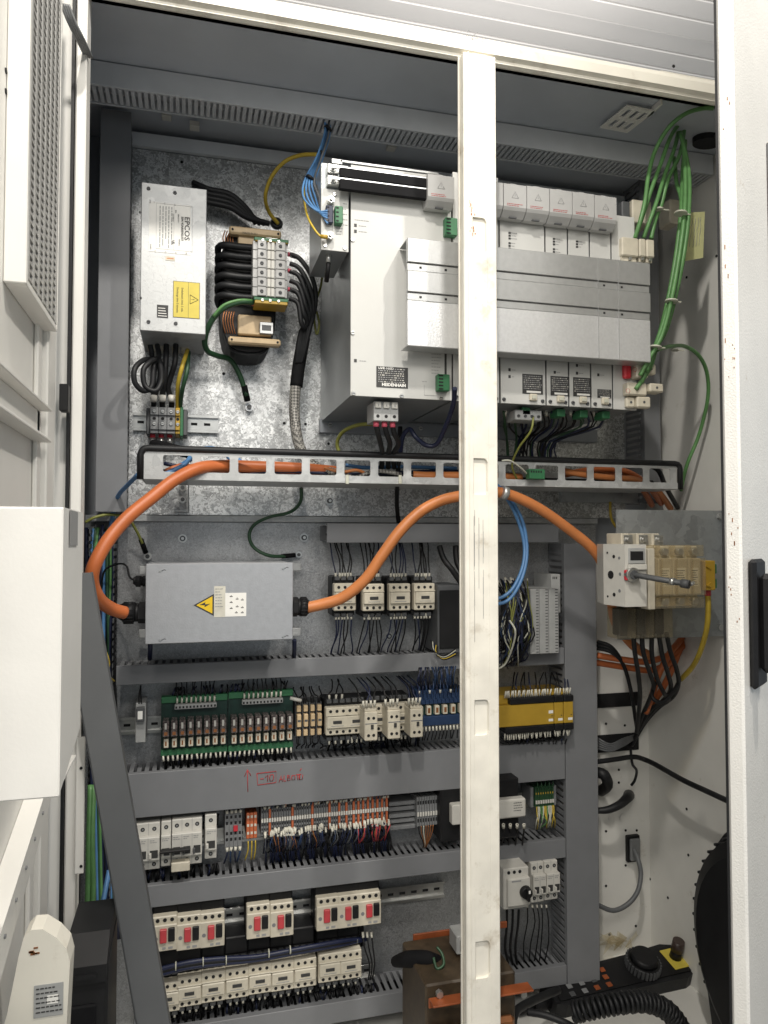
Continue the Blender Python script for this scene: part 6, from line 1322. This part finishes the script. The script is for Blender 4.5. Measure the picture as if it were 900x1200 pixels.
for k in range(4):
    sx_ = L_*.5
# coiled cable
m = MB('rubber'); path = [at(672, 1186, 1.25), at(700, 1180, 1.23), at(730, 1175, 1.22), at(757, 1174, 1.22), at(780, 1183, 1.22), at(795, 1200, 1.22), at(806, 1222, 1.23)]
Q = []
for i in range(len(path)-1):
    a, b, c_, d_ = path[max(i-1, 0)], path[i], path[i+1], path[min(i+2, len(path)-1)]
    for k in range(40):
        tt = k/40; Q.append(.5*((2*b)+(c_-a)*tt+(2*a-5*b+4*c_-d_)*tt*tt+(3*b-a-3*c_+d_)*tt**3))
hel = []
for i in range(len(Q)-1):
    T = (Q[i+1]-Q[i]).normalized(); n1 = T.cross(Vector((0, 0, 1))).normalized(); n2 = T.cross(n1)
    an = i*2*math.pi/7.5; hel.append(Q[i]+(n1*math.cos(an)+n2*math.sin(an))*.0155)
m.tube(hel, .0042, 6, smooth=False); onething('coiled_cable', m, 'black coiled spiral cable lying in front of the hand pendant', 'coiled cable')
cable('pendant_cable', [(655, 1160, 1.36), (640, 1166, 1.34), (622, 1174, 1.3), (605, 1185, 1.26), (600, 1205, 1.2)], .0075, 'rubber', 'smooth black cable from the pendant boot towards the transformer')
cable('pendant_cable', [(618, 1186, 1.24), (640, 1190, 1.22), (665, 1200, 1.2), (690, 1215, 1.2)], .006, 'rubber', 'black cable crossing the floor below the pendant boot')
# ------------------------------------------------------------------ transformer at the bottom centre
t = thing('transformer', 'dark varnished transformer with orange painted clamps on the cabinet floor', 'transformer', at(550, 1200, 1.25))
yt_ = 1.17; x0, x1 = X(492, yt_), X(612, yt_); z1 = Zc(550, 1152, yt_); z0 = ZFL
MB('varnish').box(x0+.012, x1-.012, yt_+.012, yt_+.15, z0, z1, .003).build('core', t)
for i in range(3):
    w_ = (x1-x0-.03)/3; xx = x0+.015+i*w_; MB('copper').box(xx+.004, xx+w_-.004, yt_-.004, yt_+.011, z0+.04, z1-.065, .006).build('winding', t)
MB('orange_paint').box(X(507, yt_-.03), X(622, yt_-.03), yt_-.006, yt_-.002, Zc(560, 1170, yt_), Zc(560, 1159, yt_), .001).use('orange_paint').box(X(507, yt_-.03), X(622, yt_-.03), yt_-.03, yt_-.0065, Zc(560, 1159, yt_), Zc(560, 1157, yt_), .0005).build('front_clamp', t)
MB('orange_paint').box(X(484, yt_+.15), X(592, yt_+.15), yt_+.151, yt_+.155, z1-.004, z1+.008, .001).build('rear_clamp', t)
for px in (514, 612): p = at(px, 1163, yt_-.006); MB('steel').cyl((p.x, p.y, p.z), (p.x, p.y-.008, p.z), .006, 6).build('bolt', t)
a, b = at(533, 1094, yt_+.08), at(560, 1112, yt_+.08); MB('grey_plastic').box(a.x, b.x, yt_+.07, yt_+.11, b.z, a.z, .002).use('dark_hole').box(a.x+.006, a.x+.012, yt_+.0696, yt_+.07, b.z+.006, a.z-.008).build('terminal_head', t)
m = MB('black_matt'); m.tube([at(463, 1127, 1.30), at(478, 1124, 1.27), at(500, 1124, 1.25), at(520, 1130, 1.26)], .016, 12, radii=[.009, .0135, .0135, .010]); onething('sleeved_lead', m, 'thick black sleeve lying on the left side of the transformer', 'cable bundle')
cable('transformer_lead', [(508, 1122, 1.23), (512, 1135, 1.22), (520, 1130, 1.22), (518, 1118, 1.23), (512, 1110, 1.24)], .0024, 'dark_green', 'small green wire loop on the transformer left of the post', 'wire')
# ------------------------------------------------------------------ leaning duct cover (lower left)
yl = 1.02
A, B_, C1, D1 = at(66, 672, yl+.02), at(107, 671, yl+.02), at(206, 1240, yl-.02), at(166, 1240, yl-.02)
m = MB('duct_dark'); off = Vector((0, .018, 0)); P = [A, B_, C1, D1]; lip = .003
def slab4(mb, P, off):
    Q = [p+off for p in P]; mb.quad(P[3], P[2], P[1], P[0]); mb.quad(*Q)
    for i in range(4): mb.quad(P[i], P[(i+1) % 4], Q[(i+1) % 4], Q[i])
slab4(m, P, Vector((0, .002, 0)))
e = (B_-A).normalized()*.002
slab4(m, [B_-e, B_, C1, C1-e], Vector((0, .015, 0))+Vector((0, .0025, 0))); slab4(m, [A, A+e, D1+e, D1], Vector((0, .0175, 0)))
onething('duct_cover', m, 'loose grey duct cover leaning diagonally at the lower left of the cabinet', 'duct cover')
# ------------------------------------------------------------------ left door, seen from inside, open 90 degrees
XD = -.186
t = thing('cabinet_door', 'white left cabinet door swung fully open with perforated filter and pocket', 'door', (XD, 1.06, .1))
m = MB('white_paint'); m.box(XD-.022, XD, .35, 1.055, .1, ZR, .002); m.build('skin', t)
m = MB('white_paint'); m.box(XD+.0005, XD+.012, 1.0, 1.052, .1, ZR, .002); m.box(XD+.0005, XD+.006, .97, .995, .1, ZR, .0015); m.build('edge_rail', t)
# filter box
yA, yB = .815, 1.0; xb_ = XD+.022; zf = Zc(63, 386, yB); zf2 = ZR-.02
m = MB('white_paint'); 
m.box(XD+.0005, xb_, yA, yA+.010, zf-.003, zf2, .001); m.box(XD+.0005, xb_, yB-.003, yB, zf, zf2); m.box(XD+.0005, xb_-.0004, yA+.0101, yB, zf-.003, zf+.004, .0005); m.box(XD+.0005, xb_, yA, yB, zf2, zf2+.01, .001); m.build('filter_frame', t)
MB('filter').box(XD+.0005, XD+.008, yA+.012, yB-.003, zf+.006, zf2).build('filter_mat', t)
m = MB('mesh_grey'); z = zf+.008; k = 0
while z < zf2:
    m.box(xb_-.004, xb_-.001, yA+.010, yB-.003, z, z+.0034); z += .0088; k += 1
for k in range(7): yy = yA+.010+(yB-yA-.013-.009)*k/6; m.box(xb_-.0035, xb_-.0005, yy, yy+.009, zf+.006, zf2)
o = m.build('perforated_grille', t); o['kind'] = 'stuff'
# stiffener
z1_, z0_ = Zc(62, 485, 1.0), Zc(62, 517, 1.0)
m = MB('white_paint').box(XD+.0005, XD+.020, .60, .985, z1_, z1_+.004, .001).box(XD+.0005, XD+.020, .60, .985, z0_-.004, z0_, .001).box(XD+.0005, XD+.006, .60, .985, z0_, z1_, .001); m.build('stiffener', t)
m = MB('white_paint'); a_ = Zc(58, 938, 1.0); m.prism([(.60, a_-.08), (1.0, a_+.03), (1.0, a_-.004), (.60, a_-.13)], 'x', XD+.0005, XD+.022)
for k in range(7):
    yy = .68+k*.045; zz = a_-.08+(yy-.6)*.275-.014; m.use('mid_grey').cyl((XD+.022, yy, zz), (XD+.0235, yy, zz), .0022, 8)
m.build('lower_brace', t)
for py in (83, 107, 238, 262): p = atx(7, py, XD+.0005); MB('dark_hole').cyl((XD-.0005, p.y, p.z), (XD+.0012, p.y, p.z), .003, 8).build('hole', t)
a, b = at(70, 450, 1.06), at(80, 482, 1.06); MB('black').box(a.x, b.x, 1.056, 1.075, b.z, a.z, .001).build('hinge', t)
# document pocket: near end wide face towards the camera
yq0, yq1 = .60, .705
x0, x1 = X(5, yq0), X(74, yq0); z1, z0 = Zc(40, 594, yq0), Zc(40, 937, yq0)
t2 = thing('document_pocket', 'white sheet metal document pocket hanging on the inside of the left door', 'document pocket', (x0, yq1, z0))
m = MB('pocket_paint').box(x0-.03, x1, yq0, yq0+.003, z0, z1, .0012); m.build('front_plate', t2)
x2 = X(97, yq1); zt0 = Zc(97, 852, yq1); zt1 = Zc(97, 601, yq1)
m = MB('pocket_paint'); P = [Vector((x1, yq0+.0005, z1)), Vector((x2, yq1, zt1)), Vector((x2, yq1, zt0)), Vector((x1, yq0+.0005, z0+.002))]; slab4(m, P, Vector((-.002, .002, 0))); m.build('side_plate', t2)
m = MB('pocket_paint').box(XD+.001, x2-.003, yq0+.004, yq1, z0, z0+.002); m.build('bottom_plate', t2)
a, b, c_, d_ = [Vector((x1, yq0, z1)).lerp(Vector((x2, yq1, zt1)), u)+Vector((.0006, -.0006, -.001)) for u in (.25, .65, .65, .25)]; c_ = c_+Vector((0, 0, -.028)); d_ = d_+Vector((0, 0, -.028)); m = MB('print_grey'); slab4(m, [a, b, c_, d_], Vector((.0004, -.0004, 0))); m.build('finger_slot', t2)
# earth strap between door and frame at the top
m = MB('mid_grey')
for k in range(4): o_ = k*.0028; m.tube([at(72, 4, 1.02)+Vector((o_, 0, 0)), at(80, 25, 1.03)+Vector((o_, 0, 0)), at(90, 45, 1.05)+Vector((o_, 0, 0)), at(100, 66, 1.10)+Vector((o_, 0, 0))], .0022, 6)
onething('earth_strap', m, 'flat grey earthing strap between the left door and the cabinet roof', 'earth strap')
# cream housing with rating label at the bottom left
yh = .80
def hx(px, py): q = at(px, py, yh); return (q.x, q.z)
t = thing('cream_housing', 'cream faceted metal housing with grey rating label in the lower left corner', 'housing', at(40, 1200, yh))
m = MB('cream_paint').prism([hx(-8, 1240), hx(8, 1190), hx(22, 1120), hx(28, 1098), hx(36, 1090), hx(50, 1089), hx(66, 1099), hx(78, 1112), hx(82, 1128), hx(76, 1240)], 'y', yh, yh+.03); m.build('shell', t)
a, b = at(40, 1155, yh), at(74, 1188, yh); m = MB('grey_plastic').box(a.x, b.x, yh-.0008, yh-.0001, b.z, a.z); print_lines(m, a.x+.002, a.z-.003, 6, .026, yh-.0007, .0045, 'print'); m.use('paper').box(a.x+.012, a.x+.022, yh-.0012, yh-.0008, b.z+.012, b.z+.020); m.build('rating_label', t)
m = MB('copper')
for k in range(8): p = at(36+rnd.uniform(-4, 8), 1118+rnd.uniform(-8, 6), yh); m.box(p.x, p.x+.004, yh-.0005, yh-.0001, p.z, p.z+.0015)
m.build('rust_marks', t)
# black case
yh = .93
t = thing('black_case', 'black plastic case with sloping lid standing at the lower left beside the leaning cover', 'case', at(105, 1200, yh))
x0, x1 = X(81, yh), X(133, yh); z1 = Zc(105, 1130, yh)
m = MB('black').box(x0, x1, yh, yh+.12, ZFL, z1, .004); m.build('body', t)
m = MB('black').prism([(yh-.004, z1-.02), (yh-.004, z1), (yh+.03, z1+.022), (yh+.11, z1+.022), (yh+.11, z1-.001), (yh+.01, z1-.001)], 'x', x0+.002, x1-.001); m.use('black').box(x0+.014, x1-.012, yh-.006, yh-.004, z1-.014, z1-.009).build('lid', t)
MB('black_matt').box(x0+.008, x1-.012, yh-.003, yh+.001, z1-.20, z1-.045, .002).build('recessed_panel', t)
# small bits: white strip bracket at lower left
a, b = at(91, 862, 1.08), at(99, 1020, 1.08); m = MB('white_paint').box(a.x, b.x, 1.07, 1.074, b.z, a.z, .001); 
for py in (900, 1015): p = at(95, py, 1.07); m.use('dark_hole').cyl((p.x, 1.0698, p.z), (p.x, 1.069, p.z), .002, 8)
onething('side_strip', m, 'narrow white punched strip beside the green cables at lower left', 'bracket')
# ------------------------------------------------------------------ right door, ajar, outer face and free edge towards the camera
E0 = Vector((X(848.5, .78), .78)); Hh_ = Vector((XR+.06, YF+.02)); dv = Hh_-E0; Ld = dv.length; ang = math.atan2(dv.y, dv.x)
t = thing('cabinet_door', 'cream right cabinet door standing ajar with black lever handle', 'door', (E0.x, E0.y, .1)); t.rotation_euler = (0, 0, ang)
# local: +x along the leaf to the hinge, -y = outer face
th = .020
m = MB('door_paint').box(0, Ld, -th, 0, 0, ZR-.1+.35, .003); m.build('leaf', t, True)
m = MB('rubber').box(.0004, .006, 0, .0025, 0, ZR-.1+.3); m.build('gasket', t, True)
m = MB('copper')
for k in range(26):
    z = Zc(858, rnd.choice([150, 300, 420, 600, 640, 700])+rnd.uniform(-30, 30), .78)-.1; y_ = -rnd.uniform(.004, .017); m.box(-.0004, .0002, y_-.0006, y_+.0004, z, z+rnd.uniform(.001, .006))
m.build('rust_specks', t, True)['kind'] = 'stuff'
def lx(px):  # distance along the leaf's outer face seen at pixel column px
    n = Vector((math.sin(ang), -math.cos(ang))); o = E0+n*th; d_ = ray(px, 630); a_ = Vector((d_.x, d_.y)); 
    e_ = Vector((math.cos(ang), math.sin(ang))); det = a_.x*(-e_.y)-(-e_.x)*a_.y; tt = (o.x*(-e_.y)-(-e_.x)*o.y)/det; s_ = (a_.x*o.y-a_.y*o.x)/det*1.0
    q = a_*tt; return (q-o).dot(e_)
def lz(px, py):
    q = lx(px); n = Vector((math.sin(ang), -math.cos(ang))); e_ = Vector((math.cos(ang), math.sin(ang))); P = E0+n*th+e_*q; return Zc(px, py, P.y)-.1
h0 = lx(875); h1 = lx(884); hz1, hz0 = lz(880, 655), lz(880, 805)
m = MB('black').box(h0, h0+.05, -th-.010, -th-.0002, hz0, hz1, .004); m.build('handle_plate', t, True)
MB('black').box(h0+.008, h0+.03, -th-.040, -th-.010, hz0+.02, hz1-.018, .006).build('handle', t, True)
m = MB('dark_grey').box(lx(906), lx(906)+.2, -th-.003, -th-.0002, lz(895, 432), lz(895, 150), .002); m.build('window_frame', t, True)
m = MB('dark_grey').box(lx(906), lx(906)+.2, -th-.003, -th-.0002, lz(895, 1400), lz(895, 1008), .002); m.build('window_frame', t, True)

def dense(pxa, pxb, fa, fb, n, cols_, r=.0015, y=1.45, slope=-.09):
    for k in range(n):
        px = rnd.uniform(pxa, pxb); d = (px-300)*slope; q = px+rnd.uniform(-5, 5)
        SMALL.use(rnd.choice(cols_)).tube([at(px, fa+d, y), at((px+q)/2+rnd.uniform(-3, 3), (fa+fb)/2+d, y-.008), at(q, fb+d, y+.01)], r, 5, step=3)
bl = ['black', 'black', 'black_matt', 'navy_wire']
dense(178, 265, 1050, 1075, 40, bl, .0022, 1.46, -.12); dense(290, 345, 1048, 1070, 26, bl, .0022, 1.46, -.12); dense(372, 447, 1048, 1070, 32, bl, .0022, 1.46, -.12)
dense(182, 262, 1096, 1130, 50, bl, .0026, 1.455, -.14); dense(290, 345, 1096, 1125, 30, bl, .0026, 1.455, -.14); dense(372, 425, 1096, 1125, 30, bl, .0026, 1.455, -.14); dense(262, 372, 1108, 1125, 30, bl, .0026, 1.475, -.14)
dense(310, 456, 938, 962, 110, ['navy_wire', 'black', 'black', 'blue_plastic'], .0016, 1.452); dense(310, 456, 985, 1015, 110, ['navy_wire', 'black', 'black', 'navy_wire'], .0016, 1.46)
dense(155, 258, 950, 962, 24, bl, .002, 1.45); dense(160, 258, 1008, 1024, 24, bl, .0022, 1.45)
dense(193, 343, 800, 815, 30, bl, .0015, 1.46, -.06); dense(193, 343, 880, 893, 50, bl, .0018, 1.46, -.06)
dense(385, 490, 860, 884, 30, bl, .0018, 1.46, -.05); dense(490, 535, 790, 815, 30, ['navy_wire', 'blue_plastic', 'black'], .0015, 1.42, -.04)
dense(200, 440, 1172, 1190, 80, bl, .0024, 1.45, -.14)
o = SMALL.build('small_wires'); o['label'] = 'mass of thin wires with pale ferrules at the terminals and relays'; o['category'] = 'wires'; o['kind'] = 'stuff'
